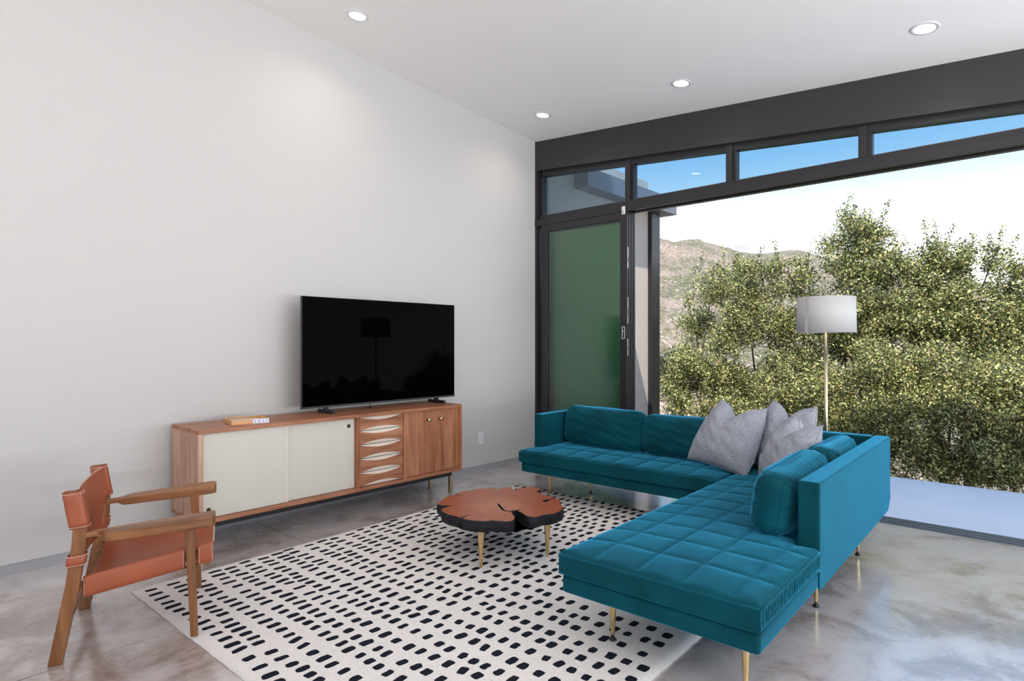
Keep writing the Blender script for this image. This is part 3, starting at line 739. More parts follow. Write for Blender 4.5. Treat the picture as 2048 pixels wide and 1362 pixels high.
MB().tube([tuple(np.array(bmx.v[nT*(nS+1)+i]) + np.array((0.0, 0, 0.001))) for i in range(1, nS)], 0.0021, 6).build('leather_edge', M['leather_edge'], bk_)
MB().tube([tuple(np.array(bmx.v[i])) for i in range(2, nS-1)], 0.0021, 6).build('leather_edge', M['leather_edge'], bk_)

# ------------------------------------------------------------------ sectional sofa
SO, SA = (3.445, -2.940), math.radians(1.6)
sofa = empty('sectional_sofa', (SO[0], SO[1], 0), SA); tag(sofa, 'L shaped teal velvet sectional sofa with quilted seats and brass legs', 'sofa')
UB0, UB1, VF, VA, VB = -0.822, 0.0, 0.0, 1.712, 2.43     # chaise left/right, chaise front, long-seat front, back
UA = -2.478
ZB0, ZB1, ZS0, ZS1, ZTOP, BT = 0.208, 0.285, 0.287, 0.378, 0.658, 0.088
def cushion(name, poly_in, zbot, ztopv, lines_u, lines_v, dome, parent, step=0.0115, puff=0.006):
    """boxed seat cushion over an axis-aligned rectangle with an optional notch; poly_in = (u0,u1,v0,v1,notch(u0,u1,v0,v1) or None)"""
    u0, u1, v0, v1, nt = poly_in
    us = np.linspace(u0, u1, int((u1-u0)/step)+1); vs2 = np.linspace(v0, v1, int((v1-v0)/step)+1)
    if nt:
        us[np.argmin(abs(us-nt[0]))] = nt[0]; vs2[np.argmin(abs(vs2-nt[2]))] = nt[2]
    U, V = np.meshgrid(us, vs2)
    def inside(u, v): return not (nt and u > nt[0]+1e-6 and v > nt[2]+1e-6)
    D = np.minimum.reduce([U-u0, u1-U, V-v0, v1-V])
    if nt:
        dx = np.maximum(nt[0]-U, 0); dy = np.maximum(nt[2]-V, 0); D = np.minimum(D, np.sqrt(dx*dx+dy*dy))
    r = 0.014
    h = np.where(D < r, r*np.sqrt(np.clip(1-(1-D/r)**2, 0, 1)), r) - r
    dm_ = dome*(1-np.exp(-D/0.13))
    gv = np.ones_like(U)
    grp = np.zeros_like(U)
    dl = np.full_like(U, 9.0)
    for lu in lines_u: dl = np.minimum(dl, abs(U-lu))
    for lv in lines_v: dl = np.minimum(dl, abs(V-lv))
    inner = np.clip(D/0.03, 0, 1)
    pf_ = puff*(1-np.exp(-dl/0.035))*inner - 0.0045*np.exp(-(dl/0.006)**2)*inner
    Z = ztopv + h + dm_ + pf_ + 0.0012*np.sin(U*19+V*7)*inner
    mb_ = MB(); nu_, nv_ = len(us), len(vs2)
    mb_.v = [(float(U[j, i]), float(V[j, i]), float(Z[j, i])) for j in range(nv_) for i in range(nu_)]
    ed = {}
    for j in range(nv_-1):
        for i in range(nu_-1):
            if not inside((us[i]+us[i+1])/2, (vs2[j]+vs2[j+1])/2): continue
            a = (j*nu_+i, j*nu_+i+1, (j+1)*nu_+i+1, (j+1)*nu_+i); mb_.f.append(a)
            for p, q_ in zip(a, a[1:]+a[:1]):
                if (q_, p) in ed: del ed[(q_, p)]
                else: ed[(p, q_)] = 1
    low = {}; mid = {}
    def lv(i, z, store, out=0.0):
        if i not in store:
            store[i] = len(mb_.v); mb_.v.append((mb_.v[i][0], mb_.v[i][1], z))
        return store[i]
    hgt = ztopv - 0.014
    for (p, q_) in list(ed):
        mb_.f.append((q_, p, lv(p, zbot, low), lv(q_, zbot, low)))
    used = set(i for f in mb_.f for i in f)
    o = mb_.build(name, M['velvet'], parent, smooth=False, fix=False)
    me = o.data
    me.polygons.foreach_set('use_smooth', [len(p.vertices) == 4 and abs(p.normal.z) > 0.3 for p in me.polygons])
    bm = bmesh.new(); bm.from_mesh(me); bmesh.ops.delete(bm, geom=[v for v in bm.verts if not v.link_faces], context='VERTS'); bm.to_mesh(me); bm.free()
    # piping along the upper and lower seams
    corners = [(u0, v0), (u1, v0)] + ([(u1, nt[2]), (nt[0], nt[2]), (nt[0], v1)] if nt else [(u1, v1)]) + [(u0, v1)]
    for zz in (ztopv-0.010, zbot+0.006):
        for (a, b) in zip(corners, corners[1:]+corners[:1]):
            n_ = max(2, int(math.dist(a, b)/0.05))
            MB().tube([(a[0]+(b[0]-a[0])*t/n_, a[1]+(b[1]-a[1])*t/n_, zz + (0.0012*math.sin(t*2.1))) for t in range(n_+1)], 0.0032, 6).build('piping', M['velvet'], o, smooth=True)
    return o
# base frame (one welded L platform)
bs = MB().prism([(UA+0.012, VA+0.012, ZB0), (UB0+0.008, VA+0.012, ZB0), (UB0+0.008, VF+0.008, ZB0), (UB1-0.006, VF+0.008, ZB0), (UB1-0.006, VB, ZB0), (UA+0.012, VB, ZB0)], None, (0, 0, ZB1-ZB0)).build('base_frame', M['velvet'], sofa, bevel=0.016, seg=4)
NV0 = 0.735     # the chaise back starts here
cushion('seat_cushion', (UB0, UB1, VF, VB-BT, (UB1-BT, UB1, NV0, VB)), ZS0, ZS1, [-0.665, -0.476, -0.286, -0.10], [0.02+0.195*i for i in range(1, 13)], 0.020, sofa)
cushion('seat_cushion', (UA, UB0-0.004, VA, VB-BT, None), ZS0, ZS1, [-2.405+0.1955*i for i in range(0, 8)], [VA+0.235, VA+0.43], 0.018, sofa)
# backs and arm
def panel(u0, u1, v0, v1, z0, z1, name, bev=0.012):
    mb_ = MB().box(u0, u1, v0, v1, z0, z1)
    return mb_.build(name, M['velvet'], sofa, bevel=bev, seg=4)
# chaise back with its lower far corner cut off
MB().prism([(UB1-BT, NV0, ZS0+0.001), (UB1-BT, VB, ZS0+0.001), (UB1-BT, VB, ZTOP), (UB1-BT, NV0, ZTOP)], None, (BT, 0, 0)).build('side_back', M['velvet'], sofa, bevel=0.010, seg=4)
MB().prism([(UB1-0.0058, NV0-0.002, ZB0-0.004), (UB1-0.0058, VB-0.075, ZB0-0.004), (UB1-0.0058, VB, ZB0+0.06), (UB1-0.0058, VB, ZS0+0.012), (UB1-0.0058, NV0-0.002, ZS0+0.012)], None, (0.006, 0, 0)).build('outer_panel', M['velvet'], sofa)
panel(UA+0.003, UB1-BT-0.001, VB-BT, VB, ZS0+0.001, ZTOP, 'long_back')
MB().box(UA+0.003, UA+0.003+BT, VA+0.197, VB-BT-0.001, ZS1+0.012, ZTOP).build('armrest', M['velvet'], sofa, bevel=0.010, seg=4)
# gathered pleats on the chaise end of the seat cushion
pm = MB(); nP = 64; vv0, vv1 = VF+0.012, NV0-0.008
for i in range(nP):
    v_ = vv0 + (vv1-vv0)*(i+0.5)/nP + RNG.normal()*0.0015
    top = ZS1-0.016; bot = ZS0+0.012
    lean = RNG.normal()*0.004; rr_ = abs(RNG.normal(0.0028, 0.0008))
    pm.tube([(UB1-0.001, v_, top), (UB1+0.0008, v_+lean*0.5, (top+bot)/2), (UB1-0.001, v_+lean, bot)], [rr_*0.7, rr_*1.25, rr_*0.5], 6)
pm.build('gathered_pleats', M['velvet'], sofa, smooth=True)['kind'] = 'stuff'
# legs with black glides
def sleg(u, v, onrug=False):
    z = rh if onrug else 0.0
    lg = MB().lathe([(0.0070, z+0.016), (0.0085, z+0.03), (0.0165, ZB0-0.02), (0.0175, ZB0+0.004)], (u, v, 0), 18).build('leg', M['brass'], sofa, smooth=True)
    MB().lathe([(0.016, z), (0.0165, z+0.003), (0.012, z+0.009), (0.006, z+0.012), (0.006, z+0.018)], (u, v, 0), 18).build('glide', M['black'], lg, smooth=True)
for u, v, r_ in ((-0.645, 0.138, True), (-0.098, 0.138, False), (-0.098, 1.07, False), (-0.098, 1.986, False), (-0.70, 1.07, True), (-2.108, 2.207, False), (-2.300, 1.895, False), (-1.15, 2.207, False), (-0.70, 2.1, False)):
    sleg(u, v, r_)

# ------------------------------------------------------------------ cushions
def pillow(name, W, H, T, mat, rect, seed, chop=0.0, edge=2.4, wr=0.0, n=44, sag=0.0, seams=False, pin=0.07):
    """stuffed cushion in its own frame: x across, y thickness, z up from 0"""
    rg = np.random.default_rng(seed); mb_ = MB()
    ph = rg.uniform(0, 6.28, 8)
    def pt(u, v, side):
        nar = 1 - (0.24*max(0.0, (v+0.6)/1.6)**1.3 if chop else 0.0)
        # outline with slightly hollow edges between the corners
        px_ = u*W/2*(1 - pin*(1-v*v)*abs(u)**3*0.5); pz = v*H/2*(1 - pin*(1-u*u)*abs(v)**3*0.5)
        if chop and v > -0.2:
            k_ = max(0.0, (v+0.2)/1.2)**1.6
            pz -= chop*k_*math.exp(-(u/0.34)**2)
            pz += 0.02*k_*abs(u)**3
        if seams:
            mq = max(abs(u), abs(v)); fq = mq/((abs(u)**7+abs(v)**7)**(1/7) + 1e-9); px_ *= fq; pz = pz*fq - 0.014*(1-u*u)*max(v, 0.0)
        prof_ = (max(0.0, 1-abs(u)**edge)*max(0.0, 1-abs(v)**edge))**0.55
        th = T/2*prof_
        if chop: th *= 1 - 0.50*math.exp(-(u/0.22)**2)*max(0, (v-0.15)/0.85)
        wv = wr*(math.sin(u*9+ph[0])*math.cos(v*5+ph[1]) + 0.7*math.sin(v*13+u*4+ph[2]) + 0.5*math.sin((u+v)*17+ph[3]))*prof_**0.5
        th += wv
        if sag: th -= sag*math.exp(-((v-0.02)/0.07)**2)*prof_
        crease = 0.0
        if seams:
            fr_ = (1-abs(u))*W/2
            crease = 0.0018*math.sin(v*30+ph[4])*math.exp(-fr_/0.035) + 0.0018*math.sin(u*36+ph[5])*math.exp(-((1-abs(v))*H/2)/0.03)
            th += crease*prof_**0.3
        if seams: th = T/2*(0.40 + 0.60*prof_) + wv*0.6 + crease
        return (px_*nar*(1-0.06*(u*v)**4), side*max(th, 0.0), pz + H/2)
    idx = {}
    for side in (-1, 1):
        for j in range(n+1):
            for i in range(n+1):
                u = math.sin((-1+2*i/n)*PI/2)*0.35 + (-1+2*i/n)*0.65; v = math.sin((-1+2*j/n)*PI/2)*0.35 + (-1+2*j/n)*0.65
                if not seams and side == 1 and (i in (0, n) or j in (0, n)): idx[(side, i, j)] = idx[(-1, i, j)]; continue
                idx[(side, i, j)] = len(mb_.v); mb_.v.append(pt(u, v, side))
    for side in (-1, 1):
        for j in range(n):
            for i in range(n):
                a = (idx[(side, i, j)], idx[(side, i+1, j)], idx[(side, i+1, j+1)], idx[(side, i, j+1)])
                mb_.f.append(a if side == -1 else a[::-1])
    ring = [(i, 0) for i in range(n)] + [(n, j) for j in range(n)] + [(i, n) for i in range(n, 0, -1)] + [(0, j) for j in range(n, 0, -1)]
    if seams:      # gusset between the two faces, slightly puffed
        k_ = len(ring); cen = []
        for (a, b) in ring:
            p0, p1 = np.array(mb_.v[idx[(-1, a, b)]]), np.array(mb_.v[idx[(1, a, b)]]); m_ = (p0+p1)/2; dv = m_ - np.array([0, 0, H/2]); dv /= np.linalg.norm(dv)
            cen.append(len(mb_.v)); mb_.v.append(tuple(m_ + dv*0.020))
        for q in range(k_):
            (a, b), (c, d) = ring[q], ring[(q+1) % k_]
            mb_.f.append((idx[(-1, c, d)], idx[(-1, a, b)], cen[q], cen[(q+1) % k_])); mb_.f.append((cen[(q+1) % k_], cen[q], idx[(1, a, b)], idx[(1, c, d)]))
    o = mb_.build(name, mat, None, smooth=True)
    # seam cord round the edge
    for sd_ in ((-1, 1) if seams else (-1,)):
        MB().tube([mb_.v[idx[(sd_, a, b)]] for a, b in ring + ring[:1]], 0.0030, 6).build('seam', mat, o, smooth=True)
    return o
def swld(u, v, z): return Vector((SO[0] + u*math.cos(SA) - v*math.sin(SA), SO[1] + u*math.sin(SA) + v*math.cos(SA), z))
def put(o, u, v, z, yaw, lean, roll, label, cat, group):
    """yaw 0 faces the chaise front (-v); lean tips the top backwards; roll turns it in its own plane"""
    o.matrix_world = Matrix.Translation(swld(u, v, z)) @ Matrix.Rotation(SA+yaw, 4, 'Z') @ Matrix.Rotation(-lean, 4, 'X') @ Matrix.Rotation(roll, 4, 'Y')
    tag(o, label, cat, group)
G1, G2 = 'teal velvet back cushions', 'grey woven throw pillows'
zc = 0.392
ped = dict(edge=2.8, wr=0.0055, seams=True, pin=0.02)
def backc(W, H, T, seed): return pillow('back_cushion', W, H, T, M['velvet'], None, seed, sag=0.012, **ped)
put(backc(0.735, 0.325, 0.205, 1), -1.992, 2.208, zc, 0.0, 0.15, 0.01, 'teal velvet back cushion beside the sofa arm, at the white wall end', 'cushion', G1)
put(backc(0.735, 0.310, 0.205, 2), -1.250, 2.208, zc, 0.0, 0.15, -0.01, 'teal velvet back cushion partly behind the left grey pillow', 'cushion', G1)
put(backc(0.640, 0.285, 0.180, 3), -0.530, 2.220, zc, 0.0, 0.13, 0.0, 'teal velvet back cushion hidden in the sofa corner behind the grey pillows', 'cushion', G1)
put(backc(0.700, 0.300, 0.240, 4), -0.228, 1.075, zc-0.004, -PI/2, 0.16, 0.035, 'teal velvet back cushion nearest the open end of the chaise', 'cushion', G1)
put(backc(0.660, 0.305, 0.215, 5), -0.212, 1.765, zc, -PI/2, 0.12, -0.01, 'teal velvet back cushion on the chaise side, deeper into the corner', 'cushion', G1)
gp = dict(edge=2.2, wr=0.004, pin=0.10)
def greyp(S, H_, T, seed, chop): return pillow('throw_pillow', S, H_, T, M['grey_knit'], None, seed, chop=chop, **gp)
put(greyp(0.53, 0.475, 0.25, 11, 0.085), -0.965, 2.00, zc+0.006, -0.28, 0.52, 0.10, 'grey woven throw pillow at left, leaning on the long back cushions', 'pillow', G2)
put(greyp(0.52, 0.465, 0.20, 12, 0.085), -0.615, 2.10, zc+0.006, -0.50, 0.36, 0.03, 'rear grey woven throw pillow tucked into the sofa corner', 'pillow', G2)
put(greyp(0.50, 0.43, 0.23, 13, 0.080), -0.495, 1.70, zc+0.006, -0.90, 0.48, 0.05, 'front grey woven throw pillow beside the chaise back cushion', 'pillow', G2)

# ------------------------------------------------------------------ floor lamp
LX, LY = 2.953, -0.325
lp = empty('floor_lamp', (LX, LY, 0)); tag(lp, 'brass floor lamp with white drum shade behind the sofa', 'floor lamp')
MB().lathe([(0.135, 0.0), (0.135, 0.014), (0.128, 0.018), (0.02, 0.022), (0.013, 0.03)], n=40).build('base', M['brass_pale'], lp, smooth=True)
MB().lathe([(0.0125, 0.02), (0.0125, 1.40)], n=18).build('pole', M['brass_pale'], lp, smooth=True)
sh = MB(); n = 64; R0, R1, za, zb2 = 0.186, 0.190, 1.323, 1.572
vs_, fs_ = [], []
for (r, z) in ((R0, zb2), (R1, za), (R1-0.003, za), (R0-0.003, zb2)):
    for i in range(n): vs_.append((r*math.cos(2*PI*i/n), r*math.sin(2*PI*i/n), z))
for j in range(4):
    for i in range(n): i2 = (i+1) % n; fs_.append((j*n+i, ((j+1) % 4)*n+i, ((j+1) % 4)*n+i2, j*n+i2))
shd = sh.add(vs_, fs_).build('shade', M['shade'], lp, smooth=False)
shd.data.polygons.foreach_set('use_smooth', [abs(p.normal.z) < 0.5 for p in shd.data.polygons])
sa_ = math.radians(-118)   # overlap seam of the fabric
sm_ = MB(); vs_, fs_ = [], []
for i in range(5):
    a = sa_ + i*0.03
    for z in (za, zb2): rr_ = (R1 if z == za else R0)+0.0012; vs_.append((rr_*math.cos(a), rr_*math.sin(a), z))
for i in range(4): fs_.append((2*i, 2*i+1, 2*i+3, 2*i+2))
sm_.add(vs_, fs_).build('shade_seam', M['shade'], shd, smooth=True)
for k in range(3):
    a = k*2*PI/3; MB().tube([(0, 0, 1.40), (0.183*math.cos(a), 0.183*math.sin(a), 1.40)], 0.002, 6).build('shade_spoke', M['brass_pale'], shd)
MB().lathe([(0.012, 1.40), (0.03, 1.43), (0.036, 1.46), (0.03, 1.50), (0.008, 1.515)], n=16).build('bulb', M['white_plastic'], lp, smooth=True)

# ------------------------------------------------------------------ outside: terrace and house wing
struct('terrace', MB().box(-0.2, XR+3, 0.105, 1.67, -0.25, -0.012), M['deck'], 'smooth grey concrete terrace outside the threshold')
pat = MB().box(-3, XR+9, YB-9, YB-0.3, -0.3, -0.1); pat.box(XR+0.3, XR+9, YB-0.3, 0.1, -0.3, -0.1)  # unseen paving, added so sunlight bounces up through the openings
struct('bounce_paving', pat, plain('pale_paving', (0.60, 0.57, 0.52), 0.85, noise=0.06), 'unseen pale paving added to bounce sunlight into the room')
YW = 2.40
wing = struct('wall_outside', MB().box(-0.6, 0.0, 0.17, YW, -3.0, 3.45), M['stucco'], 'tan stucco wall of the house wing outside')
MB().box(-0.45, 0.06, YW, YW+0.22, -3.0, 3.04).build('end_fin', M['metal_dark'], wing)
fz0, fz1 = 3.044, 3.259
MB().box(-0.2, 0.195, 0.702, YW+0.45, fz0, fz1).build('fascia_beam', M['fascia'], wing)
MB().box(-0.35, 0.10, YW+0.12, YW+0.40, fz1, fz1+0.05).build('parapet_cap', M['stucco'], wing)

# ------------------------------------------------------------------ outside: trees and shrubs
def leaf_mat(name, dark, mid, bright, dry):
    m, n, l, b = new_mat(name)
    g = n.new('ShaderNodeNewGeometry'); r = n.new('ShaderNodeValToRGB'); e = r.color_ramp.elements
    e[0].position = 0.0; e[0].color = (*dark, 1); e[1].position = 1.0; e[1].color = (*dry, 1)
    for p_, c_ in ((0.25, dark), (0.55, mid), (0.86, bright), (0.94, bright), (0.955, dry)):
        q = e.new(p_); q.color = (*c_, 1)
    l.new(g.outputs['Random Per Island'], r.inputs[0]); l.new(r.outputs[0], b.inputs['Base Color'])
    b.inputs['Roughness'].default_value = 0.42
    tl = n.new('ShaderNodeBsdfTranslucent'); l.new(r.outputs[0], tl.inputs[0])
    mx = n.new('ShaderNodeMixShader'); mx.inputs[0].default_value = 0.25
    l.new(b.outputs[0], mx.inputs[1]); l.new(tl.outputs[0], mx.inputs[2]); l.new(mx.outputs[0], n['Material Output'].inputs[0])
    return m
M['leaf'] = leaf_mat('oak_leaves', (0.045, 0.06, 0.02), (0.22, 0.235, 0.07), (0.60, 0.58, 0.24), (0.48, 0.32, 0.17))
M['twig'] = plain('grey_brown_bark', (0.085, 0.062, 0.048), 0.9, noise=0.3, nscale=15)
def leaves_mesh(name, C_, S_, parent, rg):
    """one little folded quad leaf per centre"""
    N = len(C_)
    ax = rg.normal(size=(N, 3)); ax[:, 2] += 0.25; ax /= np.linalg.norm(ax, axis=1)[:, None]
    t = rg.normal(size=(N, 3)); sd = np.cross(ax, t); sd /= np.linalg.norm(sd, axis=1)[:, None]
    nr = np.cross(ax, sd)
    L = S_[:, None]; Wd = L*rg.uniform(0.42, 0.62, size=(N, 1))
    p0 = C_ - ax*L*0.5; p2 = C_ + ax*L*0.5
    p1 = C_ + sd*Wd*0.5 + nr*L*0.10; p3 = C_ - sd*Wd*0.5 + nr*L*0.10
    V = np.stack([p0, p1, p2, p3], 1).reshape(-1, 3)
    me = bpy.data.meshes.new(name)
    me.vertices.add(4*N); me.vertices.foreach_set('co', V.astype(np.float32).ravel())
    tri = np.arange(4*N).reshape(N, 4)
    F_ = np.stack([tri[:, 0], tri[:, 1], tri[:, 2], tri[:, 0], tri[:, 2], tri[:, 3]], 1).reshape(-1)
    me.loops.add(6*N); me.loops.foreach_set('vertex_index', F_.astype(np.int32))
    me.polygons.add(2*N); me.polygons.foreach_set('loop_start', np.arange(0, 6*N, 3, dtype=np.int32))
    me.update(calc_edges=True); me.materials.append(M['leaf'])
    o = bpy.data.objects.new(name, me); col.objects.link(o); o.parent = parent; o['kind'] = 'stuff'
    return o
def tree(name, label, cat, base, blobs, nleaf, seed, leaf=0.039, sprigs=0, group='shrubs and trees beyond the terrace'):
    """blobs: (x,y,z,rx,ry,rz) lobes of the crown in world space"""
    rg = np.random.default_rng(seed)
    t = empty(name, base); b0 = np.array(base)
    B = np.array(blobs, float)
    sub = []
    for b_ in B:
        nsub = 15
        for q in range(nsub):
            e_ = rg.normal(size=3); e_ /= np.linalg.norm(e_); k_ = rg.uniform(0.30, 0.50)
            sub.append(list(b_[:3] + e_*b_[3:6]*rg.uniform(0.45, 0.82)) + list(b_[3:6]*k_*np.array([1.1, 1.1, 0.85])))
    SB = np.array(sub)
    area = SB[:, 3]*SB[:, 5]; area /= area.sum()
    per = 16; ntw = int(nleaf*1.7)//per
    bi = rg.choice(len(SB), ntw, p=area)
    d = rg.normal(size=(ntw, 3)); d[:, 2] += 0.35; d /= np.linalg.norm(d, axis=1)[:, None]
    rad = rg.uniform(0.15, 1.0, ntw)**0.45
    tw = SB[bi, :3] + d*SB[bi, 3:6]*rad[:, None]
    C_ = np.repeat(tw, per, 0) + rg.normal(size=(ntw*per, 3))*np.array([0.045, 0.045, 0.048])
    # shoots standing out of the top
    br = MB()
    for k_ in range(sprigs):
        b_ = B[rg.integers(len(B))]; a = rg.uniform(0, 6.28); st = b_[:3] + np.array([math.cos(a)*b_[3]*0.6, math.sin(a)*b_[4]*0.6, b_[5]*0.75])
        up_ = np.array([rg.normal()*0.25, rg.normal()*0.25, 1.0]); ln_ = rg.uniform(0.12, 0.30)
        pts_ = st + up_*np.linspace(0, ln_, 9)[:, None]
        C_ = np.vstack([C_, np.repeat(pts_, 5, 0) + rg.normal(size=(45, 3))*0.022])
        br.tube([st-b0-up_*0.15, st-b0+up_*ln_], [0.004, 0.0015], 5)
    S_ = rg.uniform(0.7, 1.25, len(C_))*leaf
    leaves_mesh('foliage', C_-b0, S_, t, rg)
    # trunk and branches to every lobe
    top = B[:, :3].mean(0)
    fork = b0 + (top-b0)*0.45
    br.tube([np.zeros(3), (fork-b0)*0.5 + rg.normal(size=3)*0.04, fork-b0], [0.05, 0.04, 0.03], 8)
    for b_ in B:
        c_ = b_[:3]; m_ = (fork+c_)/2 + rg.normal(size=3)*0.22
        br.tube([fork-b0, m_-b0, c_-b0, c_-b0+np.array([rg.normal()*0.1, rg.normal()*0.1, b_[5]*0.6])], [0.022, 0.014, 0.009, 0.003], 6)
        for q in range(6):
            e_ = rg.normal(size=3); e_ /= np.linalg.norm(e_)
            br.tube([c_-b0, c_-b0+e_*b_[3:6]*0.45+rg.normal(size=3)*0.03, c_-b0+e_*b_[3:6]*0.92], [0.010, 0.006, 0.002], 5)
    br.build('trunk', M['twig'], t, smooth=True, fix=False)
    tag(t, label, cat, group)
    return t
def lobe(px, py, y, wpx, hpx, dy):
    """crown lobe seen at this pixel, standing at distance y from the glass"""
    c = aty(px, py, y); dep = float((c-CAM) @ FW)
    return (c[0], c[1], c[2], wpx/FPX*dep*0.95, dy, hpx/FPX*dep)
def tree_px(name, label, cat, basepx, y, zb, lobes, nleaf, seed, **k):
    bp = aty(basepx, 700, y)
    tree(name, label, cat, (bp[0], y, zb), [lobe(*q) for q in lobes], nleaf, seed, **k)
tree_px('oak_tree', 'small oak with two rounded tops left of the floor lamp, below the hills', 'tree', 1455, 4.2, -3.2,
        [(1425,570,4.2,38,55,0.5),(1490,575,4.4,40,60,0.5),(1470,650,4.3,70,60,0.6),(1440,740,4.1,75,70,0.6),(1500,790,4.2,80,70,0.6),(1390,660,4.4,36,60,0.4)], 20000, 21, sprigs=14)
tree_px('oak_tree', 'middle oak whose crown peaks just left of the lamp shade', 'tree', 1560, 4.6, -3.2,
        [(1525,560,4.7,46,52,0.5),(1590,570,4.6,48,52,0.5),(1560,640,4.6,85,70,0.6),(1610,700,4.4,75,70,0.6),(1560,790,4.4,95,85,0.6),(1640,800,4.3,70,80,0.6)], 23000, 22, sprigs=14)
tree_px('oak_tree', 'tallest oak rising above the lamp shade against the white sky', 'tree', 1730, 4.4, -3.0,
        [(1712,450,4.4,34,38,0.35),(1745,480,4.5,36,45,0.35),(1690,510,4.4,46,48,0.45),(1770,530,4.4,50,50,0.45),(1720,580,4.3,85,60,0.6),(1780,620,4.2,80,60,0.6),(1690,660,4.3,75,70,0.6),(1770,720,4.0,95,80,0.6)], 28000, 23, sprigs=18)
tree_px('oak_tree', 'loose crowned oak right of the tallest tree with sky between its branches', 'tree', 1890, 4.6, -3.0,
        [(1870,515,4.7,34,36,0.35),(1925,520,4.7,34,38,0.35),(1850,560,4.6,40,40,0.4),(1905,590,4.5,62,50,0.5),(1870,650,4.3,90,60,0.6),(1950,670,4.2,80,60,0.6)], 21000, 24, sprigs=16)
tree_px('oak_tree', 'oak cut off by the right edge of the view', 'tree', 2030, 4.4, -3.0,
        [(1985,520,4.6,32,34,0.35),(2040,540,4.5,34,40,0.35),(2010,590,4.5,50,46,0.5),(2060,640,4.3,75,70,0.6),(2010,680,4.2,85,60,0.6),(2110,600,4.4,70,80,0.6),(2150,720,4.3,90,90,0.6),(2230,560,4.5,80,80,0.7),(2270,690,4.3,110,100,0.8),(2400,600,4.4,110,110,0.8),(2480,760,4.2,130,120,0.8)], 32000, 25, sprigs=14)
tree_px('shrub', 'bushy shrub low at left beside the house wing', 'shrub', 1370, 3.6, -2.5,
        [(1350,735,3.8,45,45,0.4),(1395,760,3.6,60,55,0.5),(1350,800,3.4,50,45,0.45),(1450,830,3.2,75,50,0.5)], 11000, 26, sprigs=8)
tree_px('shrub', 'dense shrub straight behind the floor lamp pole', 'shrub', 1640, 2.7, -1.6,
        [(1580,800,2.9,80,70,0.45),(1660,790,2.7,80,80,0.45),(1690,870,2.5,80,70,0.45),(1600,880,2.6,70,60,0.45),(1530,860,2.9,70,60,0.45)], 17000, 27, leaf=0.034, sprigs=6)
tree_px('shrub', 'dense shrub at the terrace edge beside the sofa back', 'shrub', 1790, 2.35, -1.0,
        [(1770,760,2.8,80,80,0.45),(1810,830,2.5,70,80,0.42),(1790,905,2.25,50,65,0.36),(1850,900,2.25,60,68,0.36),(1740,860,2.6,60,80,0.4),(1720,920,2.3,50,60,0.35)], 21000, 28, leaf=0.032, sprigs=6)
tree_px('shrub', 'dense shrub in the middle of the terrace edge', 'shrub', 1920, 2.3, -1.0,
        [(1880,760,2.8,80,70,0.45),(1920,830,2.5,75,75,0.42),(1910,915,2.2,60,65,0.33),(1960,920,2.15,55,66,0.33),(1960,800,2.6,60,70,0.4)], 20000, 29, leaf=0.032, sprigs=6)
tree_px('shrub', 'shrub with orange dry twigs at the right end of the terrace edge', 'shrub', 2040, 2.25, -1.0,
        [(2000,770,2.7,75,70,0.45),(2040,840,2.4,70,75,0.4),(2020,930,2.12,60,66,0.32),(2080,930,2.1,60,66,0.32),(2110,820,2.5,70,80,0.4),(2190,890,2.2,80,90,0.35),(2290,840,2.3,90,110,0.4),(2400,930,2.15,100,110,0.35)], 27000, 30, leaf=0.032, sprigs=6)

# ------------------------------------------------------------------ outside: ground and hills
def hill_mat():
    m, n, l, b = new_mat('chaparral_hillside')
    t = n.new('ShaderNodeTexCoord')
    def nz(s, d):
        q = n.new('ShaderNodeTexNoise'); q.inputs['Scale'].default_value = s; q.inputs['Detail'].default_value = d; l.new(t.outputs['Object'], q.inputs['Vector']); return q
    a = nz(0.02, 8); c = nz(0.30, 6); d = nz(0.42, 3)
    r = n.new('ShaderNodeValToRGB'); e = r.color_ramp.elements
    e[0].position = 0.36; e[0].color = (0.060, 0.068, 0.036, 1); e[1].position = 0.64; e[1].color = (0.26, 0.195, 0.155, 1)
    q = e.new(0.47); q.color = (0.115, 0.105, 0.070, 1); q = e.new(0.55); q.color = (0.185, 0.145, 0.122, 1)
    md = n.new('ShaderNodeMath'); md.operation = 'MULTIPLY_ADD'; md.inputs[1].default_value = 0.5; l.new(c.outputs[0], md.inputs[0])
    mh = n.new('ShaderNodeMath'); mh.operation = 'MULTIPLY'; mh.inputs[1].default_value = 0.5; l.new(a.outputs[0], mh.inputs[0]); l.new(mh.outputs[0], md.inputs[2])
    l.new(md.outputs[0], r.inputs[0])
    rk_ = n.new('ShaderNodeValToRGB'); rk_.color_ramp.elements[0].position = 0.62; rk_.color_ramp.elements[0].color = (0, 0, 0, 1); rk_.color_ramp.elements[1].position = 0.69; rk_.color_ramp.elements[1].color = (1, 1, 1, 1)
    l.new(d.outputs[0], rk_.inputs[0])
    mx = n.new('ShaderNodeMix'); mx.data_type = 'RGBA'; mx.inputs[7].default_value = (0.50, 0.43, 0.36, 1)
    l.new(rk_.outputs[0], mx.inputs[0]); l.new(r.outputs[0], mx.inputs[6]); l.new(mx.outputs[2], b.inputs['Base Color'])
    b.inputs['Roughness'].default_value = 0.95; b.inputs['Specular IOR Level'].default_value = 0.1
    return m
M['hill'] = hill_mat()
from mathutils import noise as mnoise
def crest(px):   # skyline row of the main ridge by column
    return np.interp(px, [600, 1000, 1200, 1290, 1315, 1345, 1400, 1440, 1470, 1520, 1560, 1600, 1640, 1720, 1850, 1950, 2048, 2300, 2800],
                     [540, 560, 500, 470, 478, 487, 480, 490, 500, 508, 503, 500, 512, 545, 560, 565, 570, 590, 600])
NA, NR = 560, 150
pxs = np.concatenate([np.linspace(700, 2300, 440), np.linspace(2310, 7000, 120)])
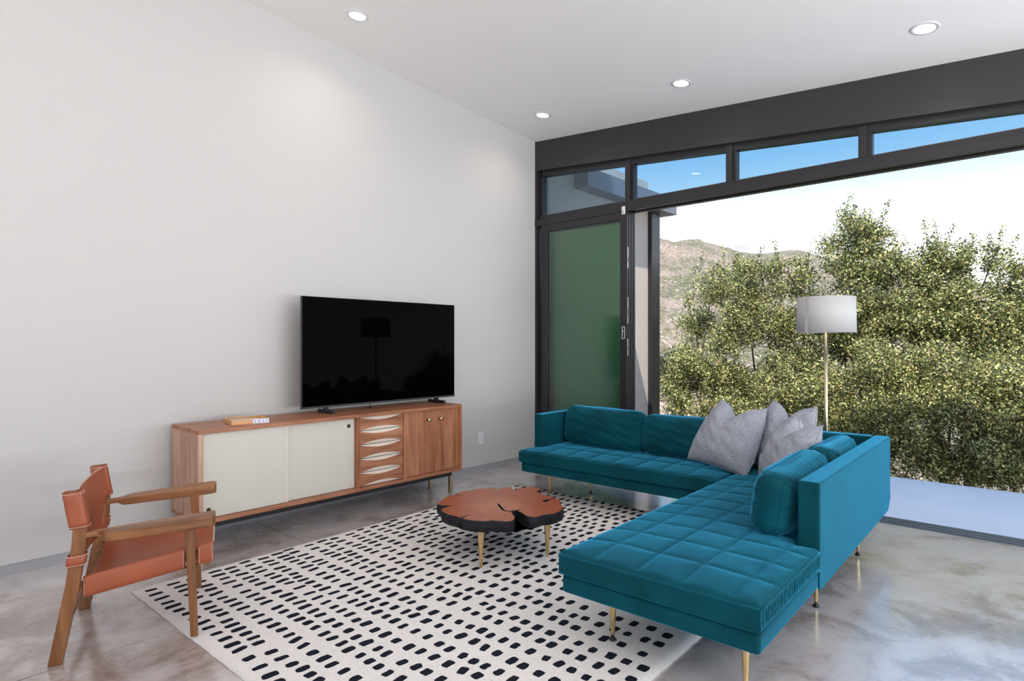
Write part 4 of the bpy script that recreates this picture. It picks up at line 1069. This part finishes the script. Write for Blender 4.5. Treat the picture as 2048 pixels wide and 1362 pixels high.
rs = np.concatenate([np.geomspace(14, 900, NR-12), np.linspace(940, 1500, 12)])
hv = []
for j, r in enumerate(rs):
    for i, px in enumerate(pxs):
        d = FW + RT*((px-CXP)/FPX)
        t = r
        x, y = CAM[0]+d[0]*t, CAM[1]+d[1]*t
        zc_ = 1.25 + (HZP-crest(px))/FPX*820
        low = -14 - 18*min(1, r/120)
        if r < 14: z = -3
        else:
            k_ = np.clip((r-130)/690, 0, 1); k_ = k_*k_*(3-2*k_)*0.35 + k_*0.65
            z = low*(1-k_) + zc_*k_
            if r > 820: z = zc_ - (r-820)*0.55
            if r < 60: z = np.interp(r, [14, 60], [-5, low])
        amp = 5.0*min(1, r/160)*(1.0 if r < 700 else max(0.18, 1-(r-700)/150))
        z += amp*2.2*(mnoise.fractal(Vector((x/95, y/95, 0.3)), 0.9, 2.1, 5)) + 1.1*min(1, r/200)*abs(mnoise.noise(Vector((x/7.5, y/7.5, 1.7))))*1.6
        hv.append((x, y, z))
hf = [(j*NA+i, j*NA+i+1, (j+1)*NA+i+1, (j+1)*NA+i) for j in range(NR-1) for i in range(NA-1)]
hm_ = MB(); hm_.v = hv; hm_.f = hf
struct('hillside', hm_, M['hill'], 'dry chaparral hills under the sky', smooth=True, fix=True)
struct('far_mountain', MB().add([tuple(aty(p, r_, 1000+1.0*abs(q))) for q, (p, r_) in enumerate(((1380, 560), (1440, 503), (1452, 495), (1470, 490), (1490, 492), (1508, 501), (1540, 509), (1600, 560)))] + [tuple(aty(p, r_+40, 1250)) for p, r_ in ((1380, 560), (1440, 503), (1452, 495), (1470, 490), (1490, 492), (1508, 501), (1540, 509), (1600, 560))],
       [(i, i+1, 8+i+1, 8+i) for i in range(7)] + [tuple(range(8))]), plain('bare_grey_rock', (0.42, 0.40, 0.42), 0.95, noise=0.3, nscale=0.03), 'bare grey mountain top behind the hills')
# bank of earth under the shrubs
struct('ground', MB().hexa([(-2, 1.68, -3), (14, 1.68, -3), (20, 16, -9), (-12, 16, -9), (-2, 1.68, -0.35), (14, 1.68, -0.35), (20, 16, -5.5), (-12, 16, -5.5)]), plain('dry_earth', (0.075, 0.055, 0.038), 0.95, noise=0.3, nscale=3), 'dry earth bank under the shrubs')
